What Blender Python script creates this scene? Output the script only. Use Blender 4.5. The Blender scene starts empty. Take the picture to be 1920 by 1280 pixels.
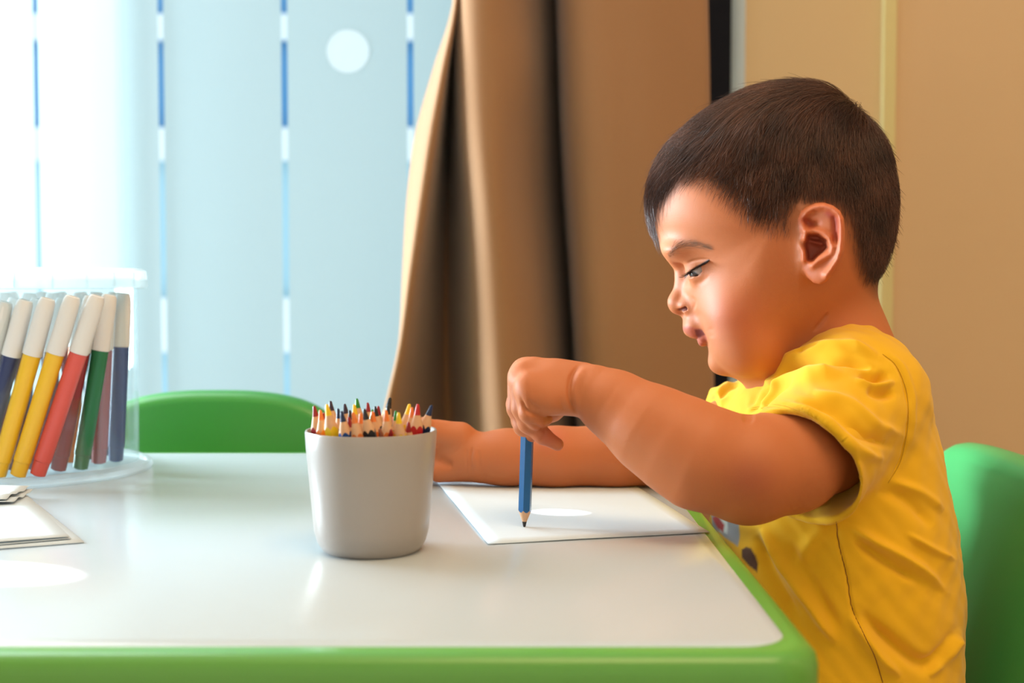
import bpy, bmesh, math, random
import numpy as np
from mathutils import Vector, Matrix
random.seed(7); rng = np.random.default_rng(7)
C = bpy.context.scene.collection
T = 0.50                      # table top height
ZC = T + 0.16                 # camera height
F = 2400.0                    # focal length in pixels of the 1920 wide frame
TH = math.atan(110 / F)       # slight downward pitch
ct, st = math.cos(TH), math.sin(TH)

# ------------------------------------------------------------ camera, world, lights
cam = bpy.data.cameras.new('camera'); co = bpy.data.objects.new('camera', cam); C.objects.link(co)
co.location = (0, 0, ZC); co.rotation_euler = (math.pi / 2 - TH, 0, 0)
cam.sensor_width = 36; cam.lens = 36 * F / 1920; cam.clip_start = 0.01
cam.dof.use_dof = True; cam.dof.focus_distance = 0.87; cam.dof.aperture_fstop = 6.5
bpy.context.scene.camera = co
sc = bpy.context.scene
sc.view_settings.view_transform = 'Standard'; sc.view_settings.look = 'None'
sc.view_settings.exposure = 0.0; sc.view_settings.gamma = 1.0; sc.view_settings.use_curve_mapping = False
w = bpy.data.worlds.new('world'); sc.world = w; w.use_nodes = True
w.node_tree.nodes['Background'].inputs[0].default_value = (0.80, 0.95, 1.0, 1)
w.node_tree.nodes['Background'].inputs[1].default_value = 2.1

def area(name, loc, target, sx, sy, energy, col, spread=180):
    l = bpy.data.lights.new(name, 'AREA'); l.shape = 'RECTANGLE'; l.size = sx; l.size_y = sy
    l.energy = energy; l.color = col; l.spread = math.radians(spread)
    o = bpy.data.objects.new(name, l); C.objects.link(o); o.location = loc
    d = Vector(target) - Vector(loc); o.rotation_euler = d.to_track_quat('-Z', 'Y').to_euler()
    return o
area('daylight_left_window', (-1.75, 1.66, T + 0.27), (0.15, 0.95, T + 0.17), 1.0, 0.55, 150, (0.72, 0.89, 1.0))
area('daylight_window_top', (-0.95, 1.55, T + 1.15), (0.10, 0.80, T), 1.0, 0.8, 15, (0.84, 0.95, 1.0))
area('ceiling_lamp_light', (0.35, 0.1, T + 1.75), (0.25, 1.0, T), 0.8, 0.8, 17, (1.0, 0.66, 0.36))
area('side_fill_light', (1.6, 0.1, T + 1.2), (0.4, 1.3, T + 0.1), 0.6, 0.6, 3, (1.0, 0.68, 0.40))  # unseen warm fill added from the right
def spot(name, loc, target, ang, energy):
    l = bpy.data.lights.new(name, 'SPOT'); l.energy = energy; l.spot_size = math.radians(ang); l.spot_blend = 0.12
    l.shadow_soft_size = 0.002; l.color = (1, 0.98, 0.94)
    o = bpy.data.objects.new(name, l); C.objects.link(o); o.location = loc
    o.rotation_euler = (Vector(target) - Vector(loc)).to_track_quat('-Z', 'Y').to_euler()

def at(px, py, Y):
    cx = (px - 960) / F; cy = -(py - 640) / F
    dy = ct + st * cy; dz = -st + ct * cy
    s = Y / dy
    return np.array((cx * s, Y, ZC + s * dz))
def on_table(px, py, z=0.0):
    cx = (px - 960) / F; cy = -(py - 640) / F
    dy = ct + st * cy; dz = -st + ct * cy
    s = (T + z - ZC) / dz
    return np.array((cx * s, dy * s, T + z))
def proj(x, y, z):
    zz = z - ZC
    f = y * ct - zz * st; u = y * st + zz * ct
    return 960 + F * x / f, 640 - F * u / f

tb = on_table(80, 1074); ps = on_table(1052, 963)
spot('sun_sliver_one', (tb[0] - 0.9, tb[1] + 0.25, T + 0.55), tuple(tb + np.array((-.03, 0, 0))), 3.2, 110)
spot('sun_sliver_two', (ps[0] - 0.42, ps[1] + 0.08, T + 0.36), tuple(ps), 2.7, 30)

# ------------------------------------------------------------ materials
def mat(name, col, rough=0.5, spec=0.5, **kw):
    m = bpy.data.materials.new(name); m.use_nodes = True
    b = m.node_tree.nodes['Principled BSDF']
    b.inputs['Base Color'].default_value = (*col, 1); b.inputs['Roughness'].default_value = rough
    b.inputs['Specular IOR Level'].default_value = spec
    for k, v in kw.items(): b.inputs[k.replace('_', ' ')].default_value = v
    return m
def add_noise(m, scale, amt, bump=0.0, stretch=None, detail=4):
    nt = m.node_tree; b = nt.nodes['Principled BSDF']; L = nt.links
    tc = nt.nodes.new('ShaderNodeTexCoord'); mp = nt.nodes.new('ShaderNodeMapping')
    if stretch: mp.inputs['Scale'].default_value = stretch
    n = nt.nodes.new('ShaderNodeTexNoise'); n.inputs['Scale'].default_value = scale; n.inputs['Detail'].default_value = detail
    L.new(tc.outputs['Object'], mp.inputs[0]); L.new(mp.outputs[0], n.inputs['Vector'])
    if amt > 0:
        c = b.inputs['Base Color'].default_value[:]
        mx = nt.nodes.new('ShaderNodeMix'); mx.data_type = 'RGBA'
        mx.inputs[6].default_value = (c[0] * (1 - amt), c[1] * (1 - amt), c[2] * (1 - amt), 1)
        mx.inputs[7].default_value = (min(1, c[0] * (1 + amt)), min(1, c[1] * (1 + amt)), min(1, c[2] * (1 + amt)), 1)
        L.new(n.outputs['Fac'], mx.inputs[0]); L.new(mx.outputs[2], b.inputs['Base Color'])
    if bump:
        bp = nt.nodes.new('ShaderNodeBump'); bp.inputs['Strength'].default_value = bump; bp.inputs['Distance'].default_value = 0.001
        L.new(n.outputs['Fac'], bp.inputs['Height']); L.new(bp.outputs[0], b.inputs['Normal'])
    return m
def fabric_trans(name, dif, tr, mixf, transparent=0.0):
    m = bpy.data.materials.new(name); m.use_nodes = True; nt = m.node_tree; L = nt.links
    nt.nodes.remove(nt.nodes['Principled BSDF']); out = nt.nodes['Material Output']
    d = nt.nodes.new('ShaderNodeBsdfDiffuse'); t = nt.nodes.new('ShaderNodeBsdfTranslucent'); mx = nt.nodes.new('ShaderNodeMixShader')
    d.inputs[0].default_value = (*dif, 1); t.inputs[0].default_value = (*tr, 1); mx.inputs[0].default_value = mixf
    n = nt.nodes.new('ShaderNodeTexNoise'); n.inputs['Scale'].default_value = 500; bp = nt.nodes.new('ShaderNodeBump'); bp.inputs['Strength'].default_value = 0.1
    L.new(n.outputs['Fac'], bp.inputs['Height']); L.new(bp.outputs[0], d.inputs['Normal'])
    L.new(d.outputs[0], mx.inputs[1]); L.new(t.outputs[0], mx.inputs[2]); L.new(mx.outputs[0], out.inputs[0])
    return m
def attr_mat(name, rough, spec=0.5, **kw):
    m = mat(name, (1, 1, 1), rough, spec, **kw); nt = m.node_tree
    a = nt.nodes.new('ShaderNodeAttribute'); a.attribute_name = 'tint'
    nt.links.new(a.outputs['Color'], nt.nodes['Principled BSDF'].inputs['Base Color'])
    return m
def bump_only(m, scale, strength, dist=0.0005, kind='noise'):
    nt = m.node_tree; b = nt.nodes['Principled BSDF']
    tc = nt.nodes.new('ShaderNodeTexCoord'); n = nt.nodes.new('ShaderNodeTexNoise'); n.inputs['Scale'].default_value = scale; n.inputs['Detail'].default_value = 5
    nt.links.new(tc.outputs['Object'], n.inputs['Vector'])
    bp = nt.nodes.new('ShaderNodeBump'); bp.inputs['Strength'].default_value = strength; bp.inputs['Distance'].default_value = dist
    nt.links.new(n.outputs['Fac'], bp.inputs['Height']); nt.links.new(bp.outputs[0], b.inputs['Normal'])
    return m
def clear_plastic(name, tint, refl, milky, rough=0.03):
    m = bpy.data.materials.new(name); m.use_nodes = True; nt = m.node_tree; L = nt.links
    nt.nodes.remove(nt.nodes['Principled BSDF']); out = nt.nodes['Material Output']
    tr = nt.nodes.new('ShaderNodeBsdfTransparent'); tr.inputs[0].default_value = (*tint, 1)
    g = nt.nodes.new('ShaderNodeBsdfGlossy'); g.inputs['Roughness'].default_value = rough
    lw = nt.nodes.new('ShaderNodeLayerWeight'); pw = nt.nodes.new('ShaderNodeMath'); pw.operation = 'POWER'; pw.inputs[1].default_value = 5; L.new(lw.outputs['Facing'], pw.inputs[0]); fr = nt.nodes.new('ShaderNodeMath'); fr.operation = 'MULTIPLY_ADD'; fr.inputs[1].default_value = 0.30; fr.inputs[2].default_value = (refl - 1) * .07; L.new(pw.outputs[0], fr.inputs[0])
    m1 = nt.nodes.new('ShaderNodeMixShader'); L.new(fr.outputs[0], m1.inputs[0]); L.new(tr.outputs[0], m1.inputs[1]); L.new(g.outputs[0], m1.inputs[2])
    t = nt.nodes.new('ShaderNodeBsdfTranslucent'); t.inputs[0].default_value = (0.85, 0.9, 0.92, 1)
    d = nt.nodes.new('ShaderNodeBsdfDiffuse'); d.inputs[0].default_value = (0.85, 0.9, 0.92, 1)
    md = nt.nodes.new('ShaderNodeMixShader'); md.inputs[0].default_value = 0.5; L.new(t.outputs[0], md.inputs[1]); L.new(d.outputs[0], md.inputs[2])
    m2 = nt.nodes.new('ShaderNodeMixShader'); m2.inputs[0].default_value = milky; L.new(m1.outputs[0], m2.inputs[1]); L.new(md.outputs[0], m2.inputs[2])
    L.new(m2.outputs[0], out.inputs[0])
    return m

M = {}
M['white_top'] = mat('white_laminate', (0.53, 0.59, 0.63), 0.22, 0.5)
M['green'] = bump_only(mat('green_plastic', (0.11, 0.34, 0.05), 0.30, 0.5), 900, 0.10)
M['chair_green'] = bump_only(mat('chair_green_plastic', (0.06, 0.37, 0.11), 0.33, 0.5), 900, 0.12)
M['cup'] = mat('warm_grey_plastic', (0.37, 0.325, 0.295), 0.28, 0.5)
M['paper'] = add_noise(mat('paper', (0.62, 0.70, 0.77), 0.8, 0.2), 300, 0.015)
M['wall'] = add_noise(mat('beige_paint', (0.62, 0.45, 0.25), 0.7, 0.3), 3, 0.04, 0.05)
M['wall_panel'] = add_noise(mat('pink_beige_wall', (0.62, 0.43, 0.25), 0.7, 0.3), 3, 0.04, 0.05)  # slightly pinker tone right of the trim
M['trim'] = mat('olive_yellow_trim', (0.62, 0.53, 0.24), 0.5)
M['ceil'] = mat('ceiling_paint', (0.75, 0.68, 0.58), 0.8)
M['floor'] = add_noise(mat('floor_wood', (0.45, 0.28, 0.15), 0.45), 6, 0.25, 0.0, (1, 8, 1))
M['black'] = mat('black_frame', (0.008, 0.009, 0.014), 0.8, 0.1)
M['blind'] = fabric_trans('grey_blind_fabric', (0.55, 0.60, 0.60), (0.385, 0.465, 0.465), 0.8)
M['blind_lit'] = fabric_trans('lit_blind_fabric', (0.75, 0.8, 0.8), (0.68, 0.76, 0.745), 0.9)  # lit copy of the blind cloth, daylight put into its colours
M['curtain'] = add_noise(mat('brown_curtain', (0.32, 0.17, 0.085), 0.85, 0.2, Sheen_Weight=0.2), 900, 0.10, 0.3)
M['wood'] = add_noise(mat('pencil_wood', (0.66, 0.37, 0.20), 0.6), 120, 0.12, 0, (1, 1, 0.1))
M['clear'] = clear_plastic('clear_plastic', (0.96, 0.98, 0.98), 1.35, 0.04)
M['milky'] = clear_plastic('milky_plastic', (0.9, 0.95, 0.96), 1.45, 0.36, 0.08)
M['markerwhite'] = mat('marker_cap_white', (0.72, 0.70, 0.68), 0.35)
M['skin'] = attr_mat('skin', 0.55, 0.32, Subsurface_Weight=0.18, Subsurface_Scale=0.006)
M['skin'].node_tree.nodes['Principled BSDF'].inputs['Subsurface Radius'].default_value = (1.0, 0.32, 0.16)
bump_only(M['skin'], 1100, 0.22, 0.0004)
M['shirt'] = bump_only(attr_mat('yellow_jersey', 0.85, 0.2, Sheen_Weight=0.15), 2500, 0.25, 0.0004)
M['hair'] = attr_mat('hair', 0.36, 0.5)
M['lash'] = mat('lash_hair', (0.012, 0.010, 0.012), 0.4)
M['brow'] = mat('brow_hair', (0.26, 0.12, 0.06), 0.6)
M['eye'] = attr_mat('eye', 0.08, 0.6)
M['tooth'] = mat('tooth', (0.85, 0.8, 0.72), 0.2)
M['trousers'] = mat('grey_trousers', (0.12, 0.14, 0.2), 0.9)
M['shoe'] = mat('shoe', (0.3, 0.3, 0.32), 0.6)
M['thread'] = mat('thread', (0.55, 0.36, 0.03), 0.8)
def pm(name, c, r=0.3): 
    k = 'c_' + name
    if k not in M: M[k] = mat(name, c, r)
    return M[k]

# ------------------------------------------------------------ mesh helpers
def link(name, verts, faces, m, parent=None, smooth=True):
    me = bpy.data.meshes.new(name); me.from_pydata([tuple(v) for v in verts], [], [tuple(f) for f in faces]); me.update()
    me.materials.append(m)
    if smooth: me.shade_smooth()
    o = bpy.data.objects.new(name, me); C.objects.link(o)
    if parent: o.parent = parent
    return o
def link_np(name, V, Fq, m, parent=None, tint=None, smooth=True, autosmooth=False):
    me = bpy.data.meshes.new(name)
    n, k = Fq.shape
    me.vertices.add(len(V)); me.vertices.foreach_set('co', V.astype(np.float32).ravel())
    me.loops.add(n * k); me.loops.foreach_set('vertex_index', Fq.astype(np.int32).ravel())
    me.polygons.add(n); me.polygons.foreach_set('loop_start', (np.arange(n) * k).astype(np.int32))
    me.update(calc_edges=True); me.validate()
    if tint is not None:
        a = me.attributes.new('tint', 'FLOAT_COLOR', 'POINT')
        a.data.foreach_set('color', np.concatenate([tint, np.ones((len(V), 1))], 1).astype(np.float32).ravel())
    me.materials.append(m)
    if smooth: me.shade_smooth()
    o = bpy.data.objects.new(name, me); C.objects.link(o)
    if parent: o.parent = parent
    return o
def tag(o, label=None, cat=None, group=None, kind=None):
    if label: o['label'] = label
    if cat: o['category'] = cat
    if group: o['group'] = group
    if kind: o['kind'] = kind
    return o
def empty(name, loc, label, cat, group=None, rz=0):
    o = bpy.data.objects.new(name, None); C.objects.link(o); o.location = loc; o.rotation_euler = (0, 0, rz)
    o.empty_display_size = 0.02
    return tag(o, label, cat, group)
def bm_obj(name, bm, m, parent=None, smooth=True, ang=40):
    me = bpy.data.meshes.new(name); bm.to_mesh(me); bm.free(); me.materials.append(m)
    if smooth:
        me.shade_smooth(); me.set_sharp_from_angle(angle=math.radians(ang))
    o = bpy.data.objects.new(name, me); C.objects.link(o)
    if parent: o.parent = parent
    return o
def box(name, lo, hi, m, parent=None, bevel=0.0, seg=3):
    bm = bmesh.new(); bmesh.ops.create_cube(bm, size=1)
    for v in bm.verts:
        v.co = Vector([lo[i] + (v.co[i] + .5) * (hi[i] - lo[i]) for i in range(3)])
    if bevel: bmesh.ops.bevel(bm, geom=list(bm.edges), offset=bevel, segments=seg, affect='EDGES', profile=0.5)
    return bm_obj(name, bm, m, parent)
def lathe(name, prof, m, parent=None, n=64, close=False):
    V = []; Fc = []
    for r, z in prof:
        for k in range(n):
            a = 2 * math.pi * k / n; V.append((r * math.cos(a), r * math.sin(a), z))
    for i in range(len(prof) - 1):
        for k in range(n):
            k2 = (k + 1) % n; Fc.append((i * n + k, i * n + k2, (i + 1) * n + k2, (i + 1) * n + k))
    if close:
        for k in range(n):
            k2 = (k + 1) % n; Fc.append(((len(prof) - 1) * n + k, (len(prof) - 1) * n + k2, k2, k))
    if not close and prof[0][0] > 1e-6: Fc.append(tuple(range(n))[::-1])
    if not close and prof[-1][0] > 1e-6: Fc.append(tuple((len(prof) - 1) * n + k for k in range(n)))
    o = link(name, V, Fc, m, parent); o.data.set_sharp_from_angle(angle=math.radians(35)); return o
def rrect(x0, y0, x1, y1, r, n=8):
    pts = []
    for cx, cy, a0 in ((x1 - r, y1 - r, 0), (x0 + r, y1 - r, 90), (x0 + r, y0 + r, 180), (x1 - r, y0 + r, 270)):
        for k in range(n + 1):
            a = math.radians(a0 + 90 * k / n); pts.append((cx + r * math.cos(a), cy + r * math.sin(a)))
    return pts
def loft(name, rings, m, parent=None, cap=True, ang=50):
    n = len(rings[0]); V = [p for r in rings for p in r]; Fc = []
    for i in range(len(rings) - 1):
        for k in range(n):
            k2 = (k + 1) % n; Fc.append((i * n + k, i * n + k2, (i + 1) * n + k2, (i + 1) * n + k))
    if cap: Fc.append(tuple(range(n))[::-1]); Fc.append(tuple((len(rings) - 1) * n + k for k in range(n)))
    o = link(name, V, Fc, m, parent); o.data.set_sharp_from_angle(angle=math.radians(ang)); return o

# ------------------------------------------------------------ the room
YW = 1.95
def struct(o): o['kind'] = 'structure'; return o
struct(box('floor', (-2.8, -1.6, -0.05), (2.2, 2.1, 0), M['floor']))
struct(box('ceiling', (-2.8, -1.6, 2.5), (2.2, 2.1, 2.55), M['ceil']))
struct(box('wall_right', (2.2, -1.6, 0), (2.25, 2.1, 2.5), M['wall']))
struct(box('wall_left', (-2.85, -1.6, 0), (-2.8, 2.1, 2.5), M['ceil']))
struct(box('wall_front', (-2.8, -1.65, 0), (2.2, -1.6, 2.5), M['ceil']))
xw0 = (1390 - 960) / F * (YW + .05)
struct(box('wall_back', (xw0, YW + .05, 0), ((1646 - 960) / F * (YW + .05), YW + .2, 2.5), M['wall']))
struct(box('trim_1', ((1646 - 960) / F * (YW + .05), YW + .035, 0), ((1674 - 960) / F * (YW + .035), YW + .2, 2.5), M['trim']))
struct(box('wall_back_panel', ((1674 - 960) / F * (YW + .035), YW + .05, 0), (2.2, YW + .2, 2.5), M['wall_panel']))
struct(box('wall_back_top', (-2.8, YW + .12, 2.2), (xw0, YW + .2, 2.5), M['wall']))
win = struct(bpy.data.objects.new('window_1', None)); C.objects.link(win); win.location = (-1.2, YW + .15, 1.2)
def wchild(name, lo, hi, m):
    o = box(name, lo, hi, m); o.parent = win; o.matrix_parent_inverse = Matrix.Translation(-Vector(win.location)); return o
wchild('window_frame', ((1318 - 960) / F * 1.9, 1.88, 0), ((1363 - 960) / F * 1.9, 1.93, 2.4), M['black'])
for xx in (-2.75, -1.7): wchild('window_mullion', (xx, YW + .12, 0), (xx + .05, YW + .17, 2.2), M['black'])
wchild('window_sill', (-2.8, YW + .12, 0), (xw0, YW + .18, 0.08), M['black'])
gl = clear_plastic('window_glass', (0.97, 0.99, 1.0), 1.3, 0.0)
for xa, xb in ((-2.7, -1.7), (-1.65, xw0)): wchild('glass_pane', (xa, YW + .14, .08), (xb, YW + .146, 2.2), gl)

# vertical fabric blinds
YB = 1.88
def bx(px): return (px - 960) / F * YB
blind_edges = [(-610, -400, 1), (-384, -166, 1), (-152, 71, 1), (80, 233, 1), (229, 300, 0), (313, 531, 0), (543, 765, 0), (777, 1000, 0), (1016, 1326, 0), (1364, 1393, 1)]  # third value picks the lit cloth
for i, (a, b, thin) in enumerate(blind_edges):
    n = 10; V = []; Fc = []
    for k in range(n + 1):
        t = k / n; x = bx(a) + (bx(b) - bx(a)) * t; y = YB + 0.004 * math.sin(t * math.pi) + (0.006 if i == 4 else 0)
        V += [(x, y, 0.05), (x, y, 2.3)]
    for k in range(n): Fc.append((2 * k, 2 * k + 2, 2 * k + 3, 2 * k + 1))
    o = link('blind_panel', V, Fc, M['blind_lit'] if thin else M['blind'])
    names = {2: 'sunlit-toned blind panel at the left edge of the frame', 3: 'sunlit-toned blind panel right of the first thin gap from the left',
             4: 'narrow grey-blue blind strip left unlit beside the sunlit-toned panels', 5: 'pale blue blind panel between the two blue gaps above the far green chair',
             6: 'pale blue blind panel with the whitish round spot', 7: 'pale blue blind panel partly covered by the left curtain edge',
             8: 'blind panel hidden behind the brown curtain', 9: 'sliver of pale blind between black frame and beige wall'}
    tag(o, names.get(i, ['outermost sunlit-toned blind panel far left', 'second sunlit-toned blind panel from the far left'][i] if i < 2 else ''), 'blind', 'vertical blind panels')
# the panel with a round bright spot, set in as a paler disc
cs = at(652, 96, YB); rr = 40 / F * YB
old = [o for o in C.objects if o.name.startswith('blind_panel') and o['label'].startswith('pale blue blind panel with')][0]
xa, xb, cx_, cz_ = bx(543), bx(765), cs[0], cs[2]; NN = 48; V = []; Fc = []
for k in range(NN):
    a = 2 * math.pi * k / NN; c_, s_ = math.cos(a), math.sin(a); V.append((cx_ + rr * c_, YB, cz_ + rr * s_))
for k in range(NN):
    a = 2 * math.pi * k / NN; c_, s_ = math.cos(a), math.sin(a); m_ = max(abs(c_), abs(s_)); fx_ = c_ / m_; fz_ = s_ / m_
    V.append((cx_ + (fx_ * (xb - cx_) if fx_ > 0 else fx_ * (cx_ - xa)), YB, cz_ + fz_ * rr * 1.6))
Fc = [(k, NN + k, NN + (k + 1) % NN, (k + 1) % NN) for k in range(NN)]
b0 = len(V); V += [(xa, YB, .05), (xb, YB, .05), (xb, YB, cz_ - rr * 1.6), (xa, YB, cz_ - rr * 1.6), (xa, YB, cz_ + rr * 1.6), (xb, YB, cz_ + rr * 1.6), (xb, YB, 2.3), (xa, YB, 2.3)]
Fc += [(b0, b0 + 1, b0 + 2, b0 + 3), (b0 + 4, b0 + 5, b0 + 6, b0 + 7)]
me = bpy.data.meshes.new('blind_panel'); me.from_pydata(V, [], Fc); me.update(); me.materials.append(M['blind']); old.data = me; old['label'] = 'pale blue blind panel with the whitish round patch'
link('round_spot', [(cx_ + rr * 1.02 * math.cos(a), YB + .0006, cz_ + rr * 1.02 * math.sin(a)) for a in np.linspace(0, 2 * math.pi, NN, endpoint=False)], [tuple(range(NN))], fabric_trans('pale_spot_cloth', (0.8, .8, .8), (0.60, 0.64, 0.63), 0.85), old, False)

# outside facade seen through the gaps between the blind panels
fac = empty('office_building', (0, 5.2, 0), 'distant blue and white facade seen through the blind gaps', 'building')
mb = mat('facade_blue', (0.05, 0.20, 0.42), 0.3); mp_ = mat('facade_pale', (0.30, 0.48, 0.58), 0.4); mw = mat('facade_white', (0.62, 0.66, 0.68), 0.7)
zz = -1.0; k = 0; fr = random.Random(3)
while zz < 3.6:
    hh = [0.55, 0.13, 0.35, 0.10, 0.25, 0.22][k % 6]
    box('glass_band' if k % 2 == 0 else 'white_band', (-3.4, 0.0 - (0.05 if k % 2 else 0), zz), (1.5, 0.3, zz + hh), (mb if zz > .75 else mp_) if k % 2 == 0 else mw, fac)
    zz += hh; k += 1

# curtain
rowsY = [-420, 0, 128, 256, 385, 513, 641, 737, 830, 1500]
cols = {
 0: [890, 852, 815, 780, 764, 757, 750, 731, 712, 650],
 1: [892, 856, 836, 816, 797, 778, 760, 741, 722, 665],
 2: [880, 854, 848, 842, 838, 836, 836, 838, 842, 850],
 3: [850, 855, 860, 868, 879, 886, 893, 898, 903, 930],
 4: [905, 908, 914, 918, 925, 935, 945, 950, 955, 980],
 5: [966, 967, 977, 968, 970, 987, 1001, 1008, 1012, 1040],
 6: [1005, 1008, 1014, 1016, 1018, 1030, 1042, 1048, 1052, 1070],
 7: [1035, 1040, 1044, 1048, 1055, 1064, 1072, 1077, 1080, 1100],
 8: [1062, 1064, 1068, 1073, 1081, 1088, 1094, 1098, 1102, 1120],
 9: [1190, 1190, 1192, 1195, 1198, 1200, 1202, 1204, 1206, 1210],
 10: [1322, 1326, 1329, 1331, 1333, 1335, 1337, 1338, 1339, 1345]}
dep = [0.02, -0.03, 0.21, -0.01, -0.05, 0.0, 0.10, 0.25, 0.01, -0.012, 0.03]
YCU = 1.60
def catmull(P, n):
    P = np.array(P, float); out = []
    Q = np.vstack([2 * P[0] - P[1], P, 2 * P[-1] - P[-2]])
    for i in range(len(P) - 1):
        a, b, c, d = Q[i:i + 4]
        for k in range(n):
            t = k / n; out.append(0.5 * ((2 * b) + (c - a) * t + (2 * a - 5 * b + 4 * c - d) * t * t + (3 * b - a - 3 * c + d) * t ** 3))
    out.append(P[-1]); return np.array(out)
_ry = [-420, -200, 0, 128, 256, 385, 513, 641, 737, 830, 950, 1080, 1240, 1500]
for c_ in cols: cols[c_] = [float(np.interp(y_, rowsY, cols[c_])) for y_ in _ry]
rowsY = _ry
grid = []
for r, py in enumerate(rowsY):
    row = []
    for c in range(11):
        f = 1.0
        d = dep[c]
        p = at(cols[c][r], py, YCU + d); row.append(p)
    grid.append(catmull(row, 10))
grid = np.array(grid)                                         # rows x cols x 3
G = np.array([catmull(grid[:, j], 8) for j in range(grid.shape[1])])  # cols x rows
G[..., 2] = np.clip(G[..., 2], 0.01, 2.42)
nc, nr = G.shape[:2]
G[..., 1] += 0.0015 * np.sin(G[..., 2] * 23 + G[..., 0] * 30)
o = link('curtain', G.reshape(-1, 3), [(i * nr + j, (i + 1) * nr + j, (i + 1) * nr + j + 1, i * nr + j + 1) for i in range(nc - 1) for j in range(nr - 1)], M['curtain'])
sm = o.modifiers.new('thick', 'SOLIDIFY'); sm.thickness = 0.002
tag(o, 'brown fabric curtain hanging in deep folds beside the window', 'curtain')

# ------------------------------------------------------------ table
x1o, x1i = 0.1365, 0.1235
y0o, y0i, y1i, y1o = 0.541, 0.5575, 1.196, 1.209
x0o = x1o - 1.02; x0i = x0o + .013
tbl = empty('play_table', ((x0o + x1o) / 2, (y0o + y1o) / 2, 0), 'low children\'s table with white top and green plastic rim', 'table')
ox, oy = tbl.location.x, tbl.location.y
def ring_of(inset, z, r):
    return [(x - ox, y - oy, z) for x, y in rrect(x0o + inset, y0o + inset, x1o - inset, y1o - inset, r, 10)]
TT = T + 0.0005
rings = [ring_of(.010, T - .040, .016), ring_of(.003, T - .0385, .022), ring_of(0, T - .034, .025), ring_of(0, T - .009, .025), ring_of(.0012, T - .004, .024), ring_of(.004, T - .001, .021), ring_of(.0075, T, .018), ring_of(.0105, T - .0002, .015)]
loft('table_rim', rings, M['green'], tbl)
ir = lambda ins, z: [(x - ox, y - oy, z) for x, y in rrect(x0i + ins, y0i + ins, x1i - ins, y1i - ins, .022, 10)]
loft('table_top', [ir(0, T - .003), ir(0, T - .0002), ir(.0006, T + .0002)], M['white_top'], tbl)
for sx in (0, 1):
    for sy in (0, 1):
        lx = (x0o + .07) if sx == 0 else (x1o - .06); ly = (y0o + .06) if sy == 0 else (y1o - .06)
        l = lathe('leg', [(.020, 0), (.024, .004), (.028, .2), (.033, T - .04)], M['green'], tbl, 24); l.location = (lx - ox, ly - oy, 0)

# ------------------------------------------------------------ chairs
def make_chair(name, loc, rz, label, gm, lean=0.05, bw=0.145, zt=0.0485, hh=0.055, nn=2.6):
    t = empty(name, loc, label, 'chair', 'green plastic children chairs', rz)
    sw, sd, sh = 0.14, 0.13, 0.285                           # local: sitter faces -Y, backrest at +Y
    sr = []
    for ins, z, dr in ((.012, sh - .02, 0), (.002, sh - .014, 0), (0, sh - .005, 0), (.004, sh, 0), (.03, sh - .003, 0), (.06, sh - .006, 0)):
        sr.append([(x, y, z) for x, y in rrect(-sw + ins, -sd + ins, sw - ins, sd - ins, .045, 8)])
    loft('seat', sr, gm, t)
    # backrest outline in (x, z): rounded arch
    ztop = T + zt; zb = sh - .03
    pts = [(-.105, zb), (.105, zb)]; zm = ztop - hh
    for k in range(41):
        a = math.pi * k / 40; c_, s_ = math.cos(a), math.sin(a)
        pts.append((bw * math.copysign(abs(c_) ** (2 / nn), c_), zm + hh * max(s_, 0) ** (2 / nn)))
    def off(d):
        P = np.array(pts); c = np.array((0, (ztop + zb) / 2)); s = np.array((1 - d / bw, 1 - d / ((ztop - zb) / 2)))
        return (P - c) * s + c
    rings = []
    th = 0.034
    for k in range(9):
        a = math.pi * k / 8; ins = 0.012 * (1 - math.sin(a)); yy = -th / 2 * math.cos(a)
        P = off(ins)
        rings.append([(x, sd - .01 + yy + lean * (z - sh) / .25 + 0.35 * (-(x * x)) * 1.2, z) for x, z in P])
    # subdivided caps
    o = loft('backrest', rings, gm, t)
    for sx in (-1, 1):
        for sy in (-1, 1):
            lg = lathe('leg', [(.015, 0), (.0185, .003), (.025, .27)], gm, t, 20); lg.location = (sx * (sw - .035), sy * (sd - .035), 0)
            lg.rotation_euler = (-sy * 0.06, sx * 0.06, 0)
    return t
make_chair('child_chair', (-0.306, 1.19, 0), 0, 'green plastic child chair standing empty at the far side of the table', bump_only(mat('chair_green_shaded', (0.035, 0.26, 0.03), 0.33), 900, .12), 0.02, 0.128)  # shaded copy of the boy's chair plastic, darker tone put into the colour
make_chair('child_chair.001', (0.232, 0.975, 0), -math.pi / 2, 'green plastic child chair the boy in yellow sits on', M['chair_green'], 0.045, 0.14, 0.026, 0.06, 7.0)

# ------------------------------------------------------------ cup and pencils
cup_b = on_table(697, 1031)
cup = empty('pencil_cup', tuple(cup_b), 'warm grey plastic cup full of coloured pencils', 'cup')
R0c = 0.0392; Hc = 0.0725
prof = [(0, .0012), (.024, .0012), (.0245, 0), (.027, 0), (.0295, .0018), (.0325, .0065), (.0342, .013), (.0350, .022), (.0368, .042), (.0386, .062), (.03915, Hc - .0012), (.0388, Hc), (.0379, Hc), (.0375, Hc - .001),
        (.0369, .06), (.0350, .04), (.0332, .02), (.031, .008), (.027, .004), (0, .004)]
lathe('cup_body', prof, M['cup'], cup, 96)
PC = {'red': (0.50, 0.012, 0.015), 'darkred': (0.28, 0.008, 0.012), 'orange': (0.78, 0.19, 0.03), 'yellow': (0.85, 0.55, 0.01), 'navy': (0.006, 0.018, 0.07), 'blue': (0.008, 0.06, 0.25),
      'black': (0.010, 0.010, 0.012), 'green': (0.02, 0.22, 0.02), 'violet': (0.03, 0.012, 0.035), 'pink': (0.8, .35, .3), 'brown': (.25, .07, .03)}
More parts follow.
